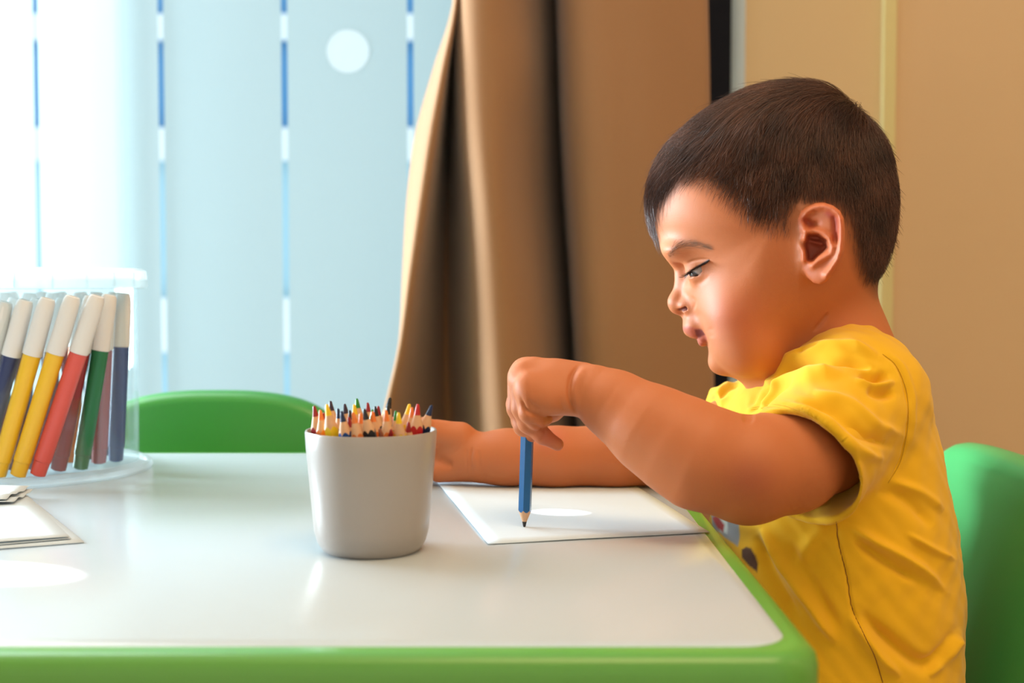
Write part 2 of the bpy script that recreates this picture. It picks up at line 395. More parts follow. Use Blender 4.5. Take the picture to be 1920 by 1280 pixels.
for k, c in PC.items(): pm(k, c)
def pencil_parts(parent, length, r, body_m, lead_m, cone=0.017, lead=0.0055):
    n = 6
    zb0, zc, zl = 0, length - cone, length - lead
    rl = r * lead / cone
    V = []; 
    for z in (0, zc - .0006):
        for k in range(n): a = 2 * math.pi * k / n; V.append((r * math.cos(a), r * math.sin(a), z))
    # scalloped collar: mid-face points reach lower, corners higher
    nb = 24; V = []
    def rad(a):                                             # hexagon radius
        s = math.pi / 3; a2 = (a % s) - s / 2; return r * math.cos(s / 2) / math.cos(a2)
    for z in (0.0, 0.5):
        for k in range(nb):
            a = 2 * math.pi * k / nb
            if z == 0: V.append((rad(a) * math.cos(a), rad(a) * math.sin(a), 0))
            else: 
                zz = zc + (r - rad(a)) * (cone / r)
                zz -= 0.0; V.append((rad(a) * math.cos(a), rad(a) * math.sin(a), zz))
    Fc = [(k, (k + 1) % nb, nb + (k + 1) % nb, nb + k) for k in range(nb)] + [tuple(range(nb))[::-1]]
    b = link('barrel', V, Fc, body_m, parent); b.data.set_sharp_from_angle(angle=math.radians(25))
    V = []
    for k in range(nb):
        a = 2 * math.pi * k / nb; zz = zc + (r - rad(a)) * (cone / r); V.append((rad(a) * math.cos(a), rad(a) * math.sin(a), zz))
    for k in range(nb): a = 2 * math.pi * k / nb; V.append((rl * math.cos(a), rl * math.sin(a), zl))
    link('wood_cone', V, [(k, (k + 1) % nb, nb + (k + 1) % nb, nb + k) for k in range(nb)], M['wood'], parent)
    lathe('lead', [(rl * 1.02, zl), (rl * .74, zl + lead * .45), (rl * .52, length - .0009), (rl * .3, length - .0002), (0, length)], lead_m, parent, 12)
def Zt(px, py): return at(px, py, 0)
# (tip px, tip py, x px where it leaves the rim, depth in cup -1 near .. 1 far, colour, size)
Z5 = lambda x, y: (560 + x / 6.4, 720 + y / 6.4)
plist = [(185, 258, 195, -.62, 'darkred', 1), (258, 305, 285, -.70, 'orange', .95), (335, 238, 405, -.82, 'yellow', 1.05), (512, 318, 565, -.86, 'navy', 1, 'blue'),
 (650, 335, 712, -.90, 'orange', 1), (785, 292, 868, -.92, 'black', 1), (970, 530, 1000, -.90, 'brown', .9), (1045, 310, 1062, -.80, 'orange', 1), (1110, 540, 1105, -.93, 'darkred', .9),
 (1197, 338, 1235, -.88, 'yellow', 1), (1318, 452, 1350, -.80, 'darkred', .95), (1430, 236, 1442, -.72, 'red', 1.02), (1600, 250, 1565, -.40, 'navy', 1),
 (380, 198, 420, .2, 'violet', .95), (470, 288, 500, -.1, 'navy', .95), (550, 232, 600, .1, 'violet', .95), (665, 240, 690, .0, 'yellow', .95), (697, 168, 730, .45, 'green', .95),
 (828, 218, 840, .35, 'darkred', .9), (612, 308, 640, -.4, 'black', .9), (598, 392, 645, -.65, 'darkred', .95), (742, 345, 750, -.6, 'orange', .95), (805, 345, 830, -.5, 'black', .9),
 (888, 325, 905, -.5, 'orange', .95), (918, 262, 945, -.2, 'black', .95), (955, 258, 960, .15, 'darkred', .9), (1102, 158, 1010, .5, 'black', 1.05, 'blue'), (1078, 240, 1040, .05, 'black', .95),
 (1165, 318, 1170, -.3, 'green', .9), (1332, 235, 1250, -.1, 'yellow', 1.0), (1360, 275, 1350, -.35, 'orange', .95), (1130, 390, 1130, .5, 'pink', .9), (885, 300, 870, .1, 'green', .9), (300, 338, 320, -.2, 'darkred', .9)]
desc = ['leaning left at the front', 'upright', 'leaning right', 'tall at the back']
for i, pp in enumerate(plist):
    tx, ty, bxp, dd, col, s = pp[:6]; bodyc = pp[6] if len(pp) > 6 else col
    ax, ay = Z5(tx, ty); rimx, _ = Z5(bxp, 600)
    half = 0.031
    # depth inside the cup limited by the circle
    xr = (rimx - 697) / F * cup_b[1]; lim = math.sqrt(max(half ** 2 - min(abs(xr), half * .98) ** 2, 0))
    Yr = cup_b[1] + max(-lim, min(lim, dd * half))
    tip = at(ax, ay, Yr + .002 * dd)
    rim = np.array(((rimx - 960) / F * Yr, Yr, T + Hc - .003))
    rad_xy = rim[:2] - cup_b[:2]; L0 = np.linalg.norm(rad_xy)
    if L0 > half: rim[:2] = cup_b[:2] + rad_xy / L0 * half
    d = tip - rim; d /= np.linalg.norm(d)
    # foot: follow the axis to the cup floor, clamp within the inner wall
    tt = (rim[2] - (T + .006)) / d[2]; foot = rim - d * tt
    v = foot[:2] - cup_b[:2]; L1 = np.linalg.norm(v)
    if L1 > .024: foot[:2] = cup_b[:2] + v / L1 * .024
    ln = np.linalg.norm(tip - foot); dirv = Vector(tip - foot).normalized()
    colname = {'darkred': 'dark red', 'navy': 'navy'}.get(col, col)
    row = 'front row' if dd < -.6 else ('middle' if dd < 0 else 'back row')
    neigh = 'standing near the %s rim' % ('left' if tx < 450 else 'right' if tx > 1200 else 'middle front')
    root = empty('coloured_pencil', tuple(foot), '', 'pencil', 'coloured pencils in the grey cup')
    same = sorted(q[0] for q in plist if q[4] == col); k_ = same.index(tx)
    ordn = ['leftmost', 'second', 'third', 'fourth', 'fifth', 'sixth', 'seventh', 'eighth'][k_]
    root['label'] = (f'{colname} coloured pencil in the {row} of the grey cup' if len(same) == 1 else
        f'{ordn} {colname} tipped pencil in the grey cup' + (', ' if k_ == 0 else ' counted from the left, ') + row)
    root.rotation_mode = 'QUATERNION'; root.rotation_quaternion = dirv.to_track_quat('Z', 'Y') @ Matrix.Rotation(random.random() * 1.0, 3, 'Z').to_quaternion()
    pencil_parts(root, ln, .0041 * s, M['c_' + bodyc], M['c_' + col], .0142 * s, .0064 * s)

# the blue pencil in the hand
tipw = on_table(983, 989, .0005); topw = at(990, 770, tipw[1])
root = empty('drawing_pencil', tuple(tipw), 'blue hexagonal pencil held upright in the boy\'s hand, tip on the sheet', 'pencil')
root.rotation_mode = 'QUATERNION'; dv = Vector(tipw - topw).normalized()
root.location = tuple(topw); root.rotation_quaternion = dv.to_track_quat('Z', 'Y') @ Matrix.Rotation(.26, 3, 'Z').to_quaternion()
pencil_parts(root, np.linalg.norm(tipw - topw), .0044, mat('cobalt_lacquer', (0.003, 0.10, 0.29), .25), M['c_black'], .0118, .0042)

# ------------------------------------------------------------ paper
def sheet(name, corners, z, label, wave=0.0, cat='paper', n=14, thick=0.00025, group=None, curl=0.0, seed=1):
    P = [on_table(*c, z=z) for c in corners]; V = []; Fc = []; r = random.Random(seed); ph = [r.random() * 6 for _ in range(4)]
    for i in range(n + 1):
        for j in range(n + 1):
            u, v = i / n, j / n
            p = P[0] * (1 - u) * (1 - v) + P[1] * u * (1 - v) + P[2] * u * v + P[3] * (1 - u) * v
            p = p.copy(); p[2] += wave * (1 + math.sin(u * 9 + ph[0] + v * 4) * math.sin(v * 13 + ph[1])) * .5 + curl * (max(0, u - .6) / .4) ** 2 * (max(0, v - .6) / .4) ** 2
            V.append(p)
    for i in range(n):
        for j in range(n): Fc.append((i * (n + 1) + j, (i + 1) * (n + 1) + j, (i + 1) * (n + 1) + j + 1, i * (n + 1) + j + 1))
    o = link(name, V, Fc, M['paper']); m = o.modifiers.new('thick', 'SOLIDIFY'); m.thickness = thick; m.offset = 1
    return tag(o, label, cat, group)
sheet('drawing_sheet', [(915, 1020), (1330, 998), (1187, 908), (820, 905)], .0007, 'white sheet of drawing paper under the boy\'s blue pencil', 0.0003)
sheet('paper_sheet', [(-420, 1062), (158, 1017), (20, 905), (-440, 930)], .0006, 'lowest white sheet of the paper pile at the left edge, its corner sticking out furthest', .0004, group='sheets in the left paper pile', seed=2)
sheet('paper_sheet.001', [(-420, 1058), (134, 1010), (52, 930), (-430, 925)], .0016, 'second white sheet of the left paper pile, set back from the lowest one', .0005, group='sheets in the left paper pile', seed=3)
sheet('paper_sheet.002', [(-430, 1052), (130, 1006), (50, 930), (-430, 925)], .0030, 'upper flat white sheet of the left paper pile', .0005, group='sheets in the left paper pile', seed=4)
sheet('paper_sheet.003', [(-430, 975), (25, 943), (62, 922), (-430, 906)], .0044, 'wavy crumpled white sheet lying on the left paper pile', .0022, group='sheets in the left paper pile', seed=5, n=24)
sheet('paper_sheet.004', [(-430, 962), (12, 936), (56, 916), (-430, 900)], .0068, 'topmost crumpled sheet of the left paper pile near the marker bucket', .0022, group='sheets in the left paper pile', seed=6, n=24)

# ------------------------------------------------------------ marker bucket
YM = 1.085
bc = np.array(((30 - 960) / F * YM, YM, T))
bk = empty('marker_bucket', tuple(bc), 'clear plastic bucket with ribbed lid full of felt-tip markers', 'bucket')
RB = .1000; HB = .172
lathe('bucket_wall', [(RB - .001, .008), (RB, HB - .016), (RB - .0012, HB - .016), (RB - .0022, .008)], M['clear'], bk, 128, True)
lathe('bucket_base', [(0, .003), (RB + .001, .003), (RB + .002, .0005), (RB + .0095, .0005), (RB + .0105, .003), (RB + .0095, .0065), (RB + .004, .0085), (RB + .0005, .0088), (RB - .002, .0075), (0, .0075)], M['milky'], bk, 128)
lathe('lid', [(RB + .0005, HB - .017), (RB + .007, HB - .0165), (RB + .0078, HB - .014), (RB + .0065, HB - .002), (RB + .003, HB), (RB - .002, HB + .0004), (RB - .004, HB - .002), (RB - .005, HB - .006), (0, HB - .006),
      (0, HB - .0072), (RB - .006, HB - .0072), (RB - .005, HB - .009), (RB + .0055, HB - .009), (RB + .006, HB - .0155), (RB + .0005, HB - .0155)], M['milky'], bk, 128)
for k in range(24):
    a = 2 * math.pi * k / 24 + .1
    r_ = box('lid_rib', (-.0008, -.0006, -.006), (.0008, .0012, .006), M['milky'], bk); r_.location = ((RB + .0068) * math.cos(a), (RB + .0068) * math.sin(a), HB - .0095); r_.rotation_euler = (0, 0, a + math.pi / 2)
MC = {'yellow': (0.80, .47, .02), 'coral': (0.66, .09, .07), 'green': (0.01, .16, .06), 'darkred': (.25, .012, .015), 'blue': (.015, .07, .25), 'violet': (.06, .04, .12), 'brown': (.12, .03, .025), 'navy': (.02, .03, .10), 'teal': (.01, .13, .12), 'orange': (.8, .2, .02)}
for k, c in MC.items(): pm('marker_' + k, c, .35)
def marker(foot, top, col, label, r=.0070):
    L = np.linalg.norm(np.array(top) - np.array(foot)); root = empty('felt_marker', tuple(foot), label, 'marker', 'felt markers in the clear bucket')
    root.rotation_mode = 'QUATERNION'; root.rotation_quaternion = Vector(np.array(top) - np.array(foot)).normalized().to_track_quat('Z', 'Y')
    cl = L * .31
    lathe('barrel', [(r * .55, 0), (r * .62, .0005), (r * .85, .001), (r * .9, .012), (r * .97, .0125), (r * .97, L - cl)], M['c_marker_' + col], root, 24)
    lathe('cap', [(r * .97, L - cl - .001), (r * 1.06, L - cl - .0005), (r * 1.0, L - .012), (r * .90, L - .003), (r * .75, L), (r * .55, L + .0004), (r * .5, L - .001), (0, L - .001)], M['markerwhite'], root, 24)
ML = [  # bottom px, top px, depth, colour
 (-75, 876, 10, 566, .995, 'violet', 'violet-grey marker at the left frame edge of the bucket'),
 (-40, 876, 48, 563, .995, 'navy', 'dark navy marker left of the first yellow one in the bucket'),
 (-4, 878, 90, 560, .992, 'yellow', 'first yellow marker from the left in the clear bucket'),
 (33, 880, 137, 556, .992, 'yellow', 'second yellow marker, between the other yellow and the coral one'),
 (70, 880, 183, 555, .996, 'coral', 'coral red marker leaning between yellow and green ones'),
 (150, 877, 205, 553, 1.030, 'green', 'green marker near the right side of the bucket'),
 (217, 868, 231, 550, 1.075, 'blue', 'blue marker standing upright at the right wall of the bucket'),
 (109, 878, 172, 556, 1.022, 'darkred', 'dark red marker behind the coral one'),
 (185, 872, 200, 556, 1.062, 'darkred', 'dark red marker between the green and blue ones'),
 (60, 872, 120, 560, 1.03, 'brown', 'brown marker behind the two yellow ones'),
 (15, 872, 72, 560, 1.03, 'brown', 'brown marker behind the first yellow one'),
 (-30, 872, 30, 560, 1.03, 'navy', 'navy marker behind the left markers'),
 (205, 866, 215, 548, 1.115, 'navy', 'navy marker at the back right of the bucket'),
 (170, 866, 180, 548, 1.09, 'teal', 'teal marker deep in the right of the bucket'),
 (130, 866, 150, 550, 1.07, 'orange', 'orange marker deep inside the bucket'),
 (90, 866, 100, 550, 1.08, 'brown', 'brown marker deep inside the bucket behind the coral one'),
 (40, 866, 55, 550, 1.09, 'blue', 'blue marker deep inside the bucket'),
 (-5, 866, 10, 550, 1.09, 'darkred', 'dark red marker deep in the left of the bucket'),
 (60, 862, 20, 548, 1.14, 'brown', 'brown marker at the very back of the bucket, left part'),
 (112, 862, 76, 548, 1.14, 'navy', 'navy marker at the very back of the bucket, behind the second yellow one'),
 (150, 862, 112, 548, 1.135, 'darkred', 'dark red marker at the very back of the bucket, behind the coral one'),
 (186, 862, 150, 548, 1.13, 'violet', 'violet-grey marker at the very back of the bucket, behind the green one'),
 (20, 862, -22, 548, 1.14, 'teal', 'teal marker at the very back of the bucket, near the frame edge')]
for bpx, bpy_, tpx, tpy, Y, c, lab in ML:
    f = at(bpx, bpy_, Y); f[2] = T + .0095
    t_ = at(tpx, tpy, Y); t_[2] = min(t_[2], T + .155)
    marker(f, t_, c, lab)
# ============================================================ implicit surfaces
PXM = 1 / 2581.0; YH = 0.93
def smin(a, b, k):
    h = np.maximum(k - np.abs(a - b), 0) / k; return np.minimum(a, b) - h * h * k * .25
def smax(a, b, k): return -smin(-a, -b, k)
def seg(x, y, z, a, b, ra, rb):
    ax, ay, az = a; dx, dy, dz = b[0] - ax, b[1] - ay, b[2] - az; L = dx * dx + dy * dy + dz * dz + 1e-12
    t = np.clip(((x - ax) * dx + (y - ay) * dy + (z - az) * dz) / L, 0, 1)
    return np.sqrt((x - ax - t * dx) ** 2 + (y - ay - t * dy) ** 2 + (z - az - t * dz) ** 2) - (ra + (rb - ra) * t)
def ell(x, y, z, c, r):
    q = np.sqrt(((x - c[0]) / r[0]) ** 2 + ((y - c[1]) / r[1]) ** 2 + ((z - c[2]) / r[2]) ** 2)
    return (q - 1) * min(r)
def chain(x, y, z, pts, k=0.004):
    d = None
    for (a, ra), (b, rb) in zip(pts[:-1], pts[1:]):
        s = seg(x, y, z, a, b, ra, rb); d = s if d is None else smin(d, s, k)
    return d
def pr(px, py, Y, rpx): return (at(px, py, Y), rpx * Y / F)
def dist_line(u, v, pts):
    d = np.full(u.shape, 1e9)
    for (ax, ay), (bx_, by_) in zip(pts[:-1], pts[1:]):
        dx, dy = bx_ - ax, by_ - ay; t = np.clip(((u - ax) * dx + (v - ay) * dy) / (dx * dx + dy * dy + 1e-9), 0, 1)
        d = np.minimum(d, np.hypot(u - ax - t * dx, v - ay - t * dy))
    return d
def poly_sd(u, v, pts):
    d = dist_line(u, v, list(pts) + [pts[0]]); inside = np.zeros(u.shape, bool); n = len(pts)
    for i in range(n):
        x0, y0 = pts[i]; x1, y1 = pts[(i + 1) % n]
        if y0 == y1: continue
        c = ((y0 > v) != (y1 > v)) & (u < (x1 - x0) * (v - y0) / (y1 - y0) + x0); inside ^= c
    return np.where(inside, -d, d)
class Cull:
    def __init__(s, x, y, z):
        s.c = np.array([(a.min() + a.max()) / 2 for a in (x, y, z)]); s.r = np.array([(a.max() - a.min()) / 2 for a in (x, y, z)])
    def near(s, lo, hi, m=.012):
        return all(s.c[i] + s.r[i] + m > lo[i] and s.c[i] - s.r[i] - m < hi[i] for i in range(3))

def mesh_sdf(fn, lo, hi, h, B=22):
    lo = np.array(lo, float); hi = np.array(hi, float); nb = np.ceil((hi - lo) / (h * B)).astype(int)
    I, J, K = np.meshgrid(*[np.arange(n) for n in nb], indexing='ij'); I, J, K = I.ravel(), J.ravel(), K.ravel()
    cen = lo + (np.stack([I, J, K], 1) + .5) * h * B
    fv = fn(cen[:, 0], cen[:, 1], cen[:, 2]); act = np.abs(fv) < h * B * .87 * 1.6 + .004
    S = 1 << 12
    ids = []; pos = []; quads = []
    ar = np.arange(-1, B + 1)
    for i, j, k in zip(I[act], J[act], K[act]):
        gx, gy, gz = i * B + ar, j * B + ar, k * B + ar
        X, Y, Z = np.meshgrid(lo[0] + gx * h, lo[1] + gy * h, lo[2] + gz * h, indexing='ij')
        D = fn(X.ravel(), Y.ravel(), Z.ravel()).reshape(X.shape)
        if D.min() > 0 or D.max() < 0: continue
        n = B + 1; sg = D < 0
        cnt = np.zeros((n, n, n)); P = np.zeros((3, n, n, n))
        for ax in range(3):
            a = [slice(0, -1) if q == ax else slice(None) for q in range(3)]; b = [slice(1, None) if q == ax else slice(None) for q in range(3)]
            d0, d1 = D[tuple(a)], D[tuple(b)]; cr = (d0 < 0) != (d1 < 0); t = np.where(cr, d0 / np.where(cr, d0 - d1, 1), 0)
            o1, o2 = [q for q in range(3) if q != ax]
            for e1 in (0, 1):
                for e2 in (0, 1):
                    sl = [None] * 3; sl[ax] = slice(0, n); sl[o1] = slice(e1, n + e1); sl[o2] = slice(e2, n + e2)
                    c_ = cr[tuple(sl)]; t_ = t[tuple(sl)]
                    cnt += c_; P[ax] += t_ * c_; P[o1] += e1 * c_; P[o2] += e2 * c_
            # quads for edges starting at interior nodes (index>=1)
            m = cr.copy(); m[0] = False; m[:, 0] = False; m[:, :, 0] = False
            sl = [slice(None)] * 3
            ii = np.argwhere(m)
            # keep only edges owned by this block: node index 1..B
            ii = ii[(ii <= B).all(1)]
            if len(ii):
                g = ii + np.array([gx[0], gy[0], gz[0]]); u = np.zeros(3, int); v = np.zeros(3, int); u[o1] = 1; v[o2] = 1
                neg = D[tuple(ii.T)] < 0
                q = np.stack([g - u - v, g - v, g, g - u], 1)
                code = ((q[..., 0] + 2) * S + q[..., 1] + 2) * S + q[..., 2] + 2
                flip = neg ^ (ax == 1)
                code = np.where(flip[:, None], code, code[:, ::-1])
                quads.append(code)
        ok = cnt > 0; ii = np.argwhere(ok); c = cnt[ok]
        g = ii + np.array([gx[0], gy[0], gz[0]]); p = P[:, ok].T / c[:, None]
        ids.append(((g[:, 0] + 2) * S + g[:, 1] + 2) * S + g[:, 2] + 2); pos.append(lo + (g + p) * h)
    ids = np.concatenate(ids); pos = np.concatenate(pos); quads = np.concatenate(quads)
    uid, first = np.unique(ids, return_index=True); pos = pos[first]
    idx = np.searchsorted(uid, quads.ravel()); idx = np.clip(idx, 0, len(uid) - 1)
    good = (uid[idx] == quads.ravel()).reshape(quads.shape).all(1); Q = idx.reshape(quads.shape)[good]
    used = np.unique(Q); remap = np.full(len(uid), -1); remap[used] = np.arange(len(used))
    return pos[used], remap[Q]
def relax(V, Q, it=2, lam=.5):
    n = len(V); e = np.concatenate([Q[:, [0, 1]], Q[:, [1, 2]], Q[:, [2, 3]], Q[:, [3, 0]]])
    for s in range(it):
        for l in (lam, -lam * 1.02):
            acc = np.zeros((n, 3)); c = np.bincount(e[:, 0], minlength=n) + np.bincount(e[:, 1], minlength=n)
            for q in range(3): acc[:, q] = np.bincount(e[:, 0], V[e[:, 1], q], n) + np.bincount(e[:, 1], V[e[:, 0], q], n)
            V = V + l * (acc / np.maximum(c, 1)[:, None] - V)
    return V
def normals(V, Q):
    d = np.cross(V[Q[:, 2]] - V[Q[:, 0]], V[Q[:, 3]] - V[Q[:, 1]]); N = np.zeros_like(V)
    for k in range(4):
        for q in range(3): N[:, q] += np.bincount(Q[:, k], d[:, q], len(V))
    return N / (np.linalg.norm(N, axis=1, keepdims=True) + 1e-12)

# ------------------------------------------------------------ head field
outl = [(1224, 418), (1221, 390), (1224, 350), (1236, 312), (1258, 274), (1294, 240), (1342, 206), (1400, 178), (1480, 162), (1550, 173), (1600, 206), (1640, 260), (1664, 325), (1671, 390), (1664, 450),
        (1648, 505), (1625, 545), (1590, 590), (1540, 640), (1490, 676), (1440, 700), (1404, 710), (1388, 709), (1368, 705), (1354, 702), (1345, 698), (1336, 690), (1332, 681), (1330, 672), (1336, 662), (1330, 651), (1316, 634), (1303, 612),
        (1292, 588), (1283, 560), (1275, 535), (1264, 508), (1250, 484), (1240, 465), (1231, 442)]
HC = (1450, 430)
oa = np.array([(math.atan2(v - HC[1], -(u - HC[0])), math.hypot(u - HC[0], v - HC[1])) for u, v in outl]); oa = oa[np.argsort(oa[:, 0])]
AA = np.linspace(-math.pi, math.pi, 1441); RR = np.interp(AA, np.concatenate([oa[:, 0] - 2 * math.pi, oa[:, 0], oa[:, 0] + 2 * math.pi]), np.tile(oa[:, 1], 3))
ker = np.exp(-(np.arange(-16, 17) / 6.) ** 2); ker /= ker.sum(); RR = np.convolve(np.concatenate([RR[-17:-1], RR, RR[1:17]]), ker, 'same')[16:-16]
WL = 182.0
PIV = at(HC[0], HC[1], YH); PH = math.atan2(PIV[0], YH); cP, sP = math.cos(PH), math.sin(PH)   # the head is turned square to the line of sight
def w2c(x, y):
    dx, dy = x - PIV[0], y - YH; return PIV[0] + dx * cP - dy * sP, YH + dx * sP + dy * cP
def c2w(x, y):
    dx, dy = x - PIV[0], y - YH; return PIV[0] + dx * cP + dy * sP, YH - dx * sP + dy * cP
KU = F / (YH * cP)
PPT = np.interp(np.degrees(AA), [-180, -90, -25, -5, 10, 30, 55, 75, 110, 180], [2.15, 2.1, 2.15, 2.0, 1.75, 1.62, 1.65, 1.85, 2.1, 2.15])
k2 = np.exp(-(np.arange(-60, 61) / 28.) ** 2); k2 /= k2.sum(); PPT = np.convolve(np.concatenate([PPT[-61:-1], PPT, PPT[1:61]]), k2, 'same')[60:-60]
k3 = np.exp(-(np.arange(-110, 111) / 52.) ** 2); k3 /= k3.sum(); RS = np.convolve(np.concatenate([RR[-111:-1], RR, RR[1:111]]), k3, 'same')[110:-110]
def head_uv(x, y, z):
    xc, yc = w2c(x, y); _, v = proj(xc, np.full_like(xc, YH), z); return HC[0] + (xc - PIV[0]) * KU, v, np.abs(yc - YH) / PXM
def head_base(x, y, z):
    u, v, w_ = head_uv(x, y, z); du, dv = u - HC[0], v - HC[1]
    al = np.arctan2(dv, -du); q = np.hypot(du, dv); kk_ = (q / np.sqrt(q * q + w_ * w_ + 1)) ** 10; R = np.interp(al, AA, RR) * kk_ + np.interp(al, AA, RS) * (1 - kk_)
    p = np.interp(al, AA, PPT)
    g = ((q / R) ** p + (w_ / WL) ** p) ** (1 / p) + 1e-9; rho = np.sqrt(q * q + w_ * w_)
    return (g - 1) / g * rho * PXM * .95
def nearY(wpx): return YH - wpx * PXM
def hp(u, v, wpx):          # head point given by orthographic head pixels and lateral offset
    p = at(u, v, YH); return np.array((PIV[0] + (u - HC[0]) / KU, YH - wpx * PXM, p[2]))
def hpw(u, v, wpx):         # the same in world space
    p = hp(u, v, wpx); a, b = c2w(p[0], p[1]); return np.array((a, b, p[2]))
def mirror(p):              # world point(s) mirrored in the head's middle plane
    p = np.array(p, float); a, b = w2c(p[..., 0], p[..., 1]); a, b = c2w(a, 2 * YH - b); p[..., 0] = a; p[..., 1] = b; return p
P_ = PXM
EC = hp(1322, 504, 67); ER = 29 * P_
EN = np.array((*c2w(EC[0], EC[1]), EC[2])); EF = mirror(EN)
RN = hpw(1540, 455, 205); RF = mirror(RN)
lens = [(1286, 521), (1292, 512), (1301, 504.5), (1311, 498), (1320, 493), (1328, 489.5), (1325, 496), (1319, 505), (1312, 514), (1307, 518), (1299, 518), (1292, 520)]
earpoly = [(1502, 448), (1499, 430), (1497, 412), (1502, 397), (1513, 388), (1530, 381), (1546, 380), (1562, 385), (1575, 395), (1582, 409), (1584, 430), (1584, 455), (1582, 475), (1576, 491), (1567, 504), (1559, 517), (1550, 528), (1538, 533), (1525, 530), (1514, 520), (1507, 508), (1502, 490)]
helix = [(1510, 440), (1505, 428), (1505, 412), (1511, 398), (1524, 389), (1545, 386), (1562, 391), (1573, 402), (1577, 418), (1577, 445), (1576, 468), (1570, 486), (1560, 502), (1550, 516)]
antih = [(1513, 433), (1530, 432), (1545, 437), (1556, 447), (1561, 462), (1558, 475), (1545, 482), (1532, 490), (1523, 498)]
crus = [(1505, 447), (1522, 453), (1540, 457)]
concha = [(1513, 437), (1535, 437), (1552, 449), (1555, 465), (1545, 474), (1534, 482), (1525, 492), (1512, 491), (1509, 470), (1507, 458)]
tragus = [(1500, 462), (1505, 473), (1506, 487)]
def head_field(x, y, z):
    c = Cull(x, y, z)
    d = head_base(x, y, z)
    x, y = w2c(x, y)
    ym = YH - np.abs(y - YH)                              # mirrored to the near side
    # cheeks and jowls
    d = smin(d, ell(x, ym, z, hp(1397, 586, 84), np.array((66, 72, 74)) * P_), 34 * P_)
    d = smin(d, ell(x, ym, z, hp(1415, 650, 66), np.array((62, 78, 52)) * P_), 34 * P_)
    d = smin(d, ell(x, ym, z, hp(1357, 680, 0), np.array((27, 40, 21)) * P_), 14 * P_)      # chin
    # brow ridge, socket, lids
    d = smax(d, -ell(x, ym, z, hp(1277, 508, 50), np.array((20, 28, 22)) * P_), 22 * P_)
    d = smin(d, ell(x, ym, z, hp(1275, 470, 60), np.array((26, 42, 15)) * P_), 30 * P_)
    d = smin(d, ell(x, ym, z, EC, np.array((33, 34, 33)) * P_), 9 * P_)
    # nose
    nose = seg(x, ym, z, hp(1281, 522, 0), hp(1273, 562, 0), 14 * P_, 17 * P_)
    nose = smin(nose, ell(x, ym, z, hp(1273, 569, 0), np.array((21.5, 23, 20)) * P_), 14 * P_)
    nose = smin(nose, ell(x, ym, z, hp(1291, 573, 25), np.array((17, 13, 15)) * P_), 9 * P_)
    nose = smin(nose, seg(x, ym, z, hp(1268, 577, 0), hp(1290, 588, 0), 10 * P_, 10 * P_), 8 * P_)
    d = smin(d, nose, 16 * P_)
    # muzzle, lips
    d = smin(d, ell(x, ym, z, hp(1306, 612, 0), np.array((26, 44, 24)) * P_), 16 * P_)
    ul = chain(x, ym, z, [(hp(1292, 620.5, 0), 9.5 * P_), (hp(1295, 620, 13), 9.5 * P_), (hp(1305, 622, 27), 7.5 * P_), (hp(1324, 622, 43), 3.5 * P_)], 4 * P_)
    ul = smin(ul, seg(x, ym, z, hp(1301, 625.5, 0), hp(1303, 625, 12), 7.5 * P_, 6 * P_), 6 * P_)
    ll = chain(x, ym, z, [(hp(1318, 642, 0), 9 * P_), (hp(1319, 640, 14), 8.8 * P_), (hp(1321, 634, 30), 7.5 * P_), (hp(1328, 625, 43), 3 * P_)], 4 * P_)
    d = smin(d, ul, 5 * P_); d = smin(d, ll, 6 * P_)
    mouth = chain(x, ym, z, [(hp(1309, 634, 0), 3.2 * P_), (hp(1312, 631, 14), 4.4 * P_), (hp(1317, 627, 28), 4.4 * P_), (hp(1325, 624, 41), 1.8 * P_)], 2 * P_)
    mouth = np.minimum(mouth, ell(x, ym, z, hp(1334, 630, 0), np.array((22, 26, 7)) * P_))
    d = smax(d, -mouth, 2.5 * P_)
    nos = seg(x, ym, z, hp(1273, 583, 21), hp(1288, 577, 33), 3.2 * P_, 4.6 * P_)
    d = smax(d, -nos, 3 * P_)
    # eye opening
    xw, yw = c2w(x, ym); pu, pv = proj(xw, yw, z)
    for q_ in (EN, EF):
        if c.near(q_ - .02, q_ + .02, .006):
            op = np.maximum(poly_sd(pu, pv, lens) * P_, np.sqrt((x - EC[0]) ** 2 + (ym - EC[1]) ** 2 + (z - EC[2]) ** 2) - 38 * P_)
            d = smax(d, -op, 1.0 * P_); break
    # ear
    if any(c.near(q_ - .036, q_ + .036, .008) for q_ in (RN, RF)):
        wl = YH - ym                                        # lateral distance in metres
        base = .0712 + (pu - 1500) / 85 * .0158
        hgt = .0006 + .0042 * np.exp(-(dist_line(pu, pv, helix) / 7.0) ** 2) + .0034 * np.exp(-(dist_line(pu, pv, antih) / 6.5) ** 2)
        hgt = hgt + .0045 * np.exp(-(dist_line(pu, pv, tragus) / 6) ** 2)
        cs_ = poly_sd(pu, pv, concha); hgt = hgt - .0105 * np.clip(-cs_ / 7, 0, 1) + .0045 * np.exp(-(dist_line(pu, pv, crus) / 5) ** 2)
        hgt = hgt - .0025 * np.exp(-(dist_line(pu, pv, [(1566, 408), (1567, 430), (1566, 452)]) / 6) ** 2) - .003 * np.exp(-(dist_line(pu, pv, [(1510, 413), (1520, 421), (1530, 420)]) / 7) ** 2)
        hgt = hgt + .0015 * np.exp(-(np.hypot(pu - 1536, pv - 512) / 16) ** 2)
        ps = poly_sd(pu, pv, earpoly) / 2840.
        ear = smax(ps, wl - base - hgt, .0035); ear = smax(ear, (base - .0125) - wl, .002)
        d = smin(d, ear * .8, np.interp(pu, [1498, 1518], [.011, .0032]))
    return d
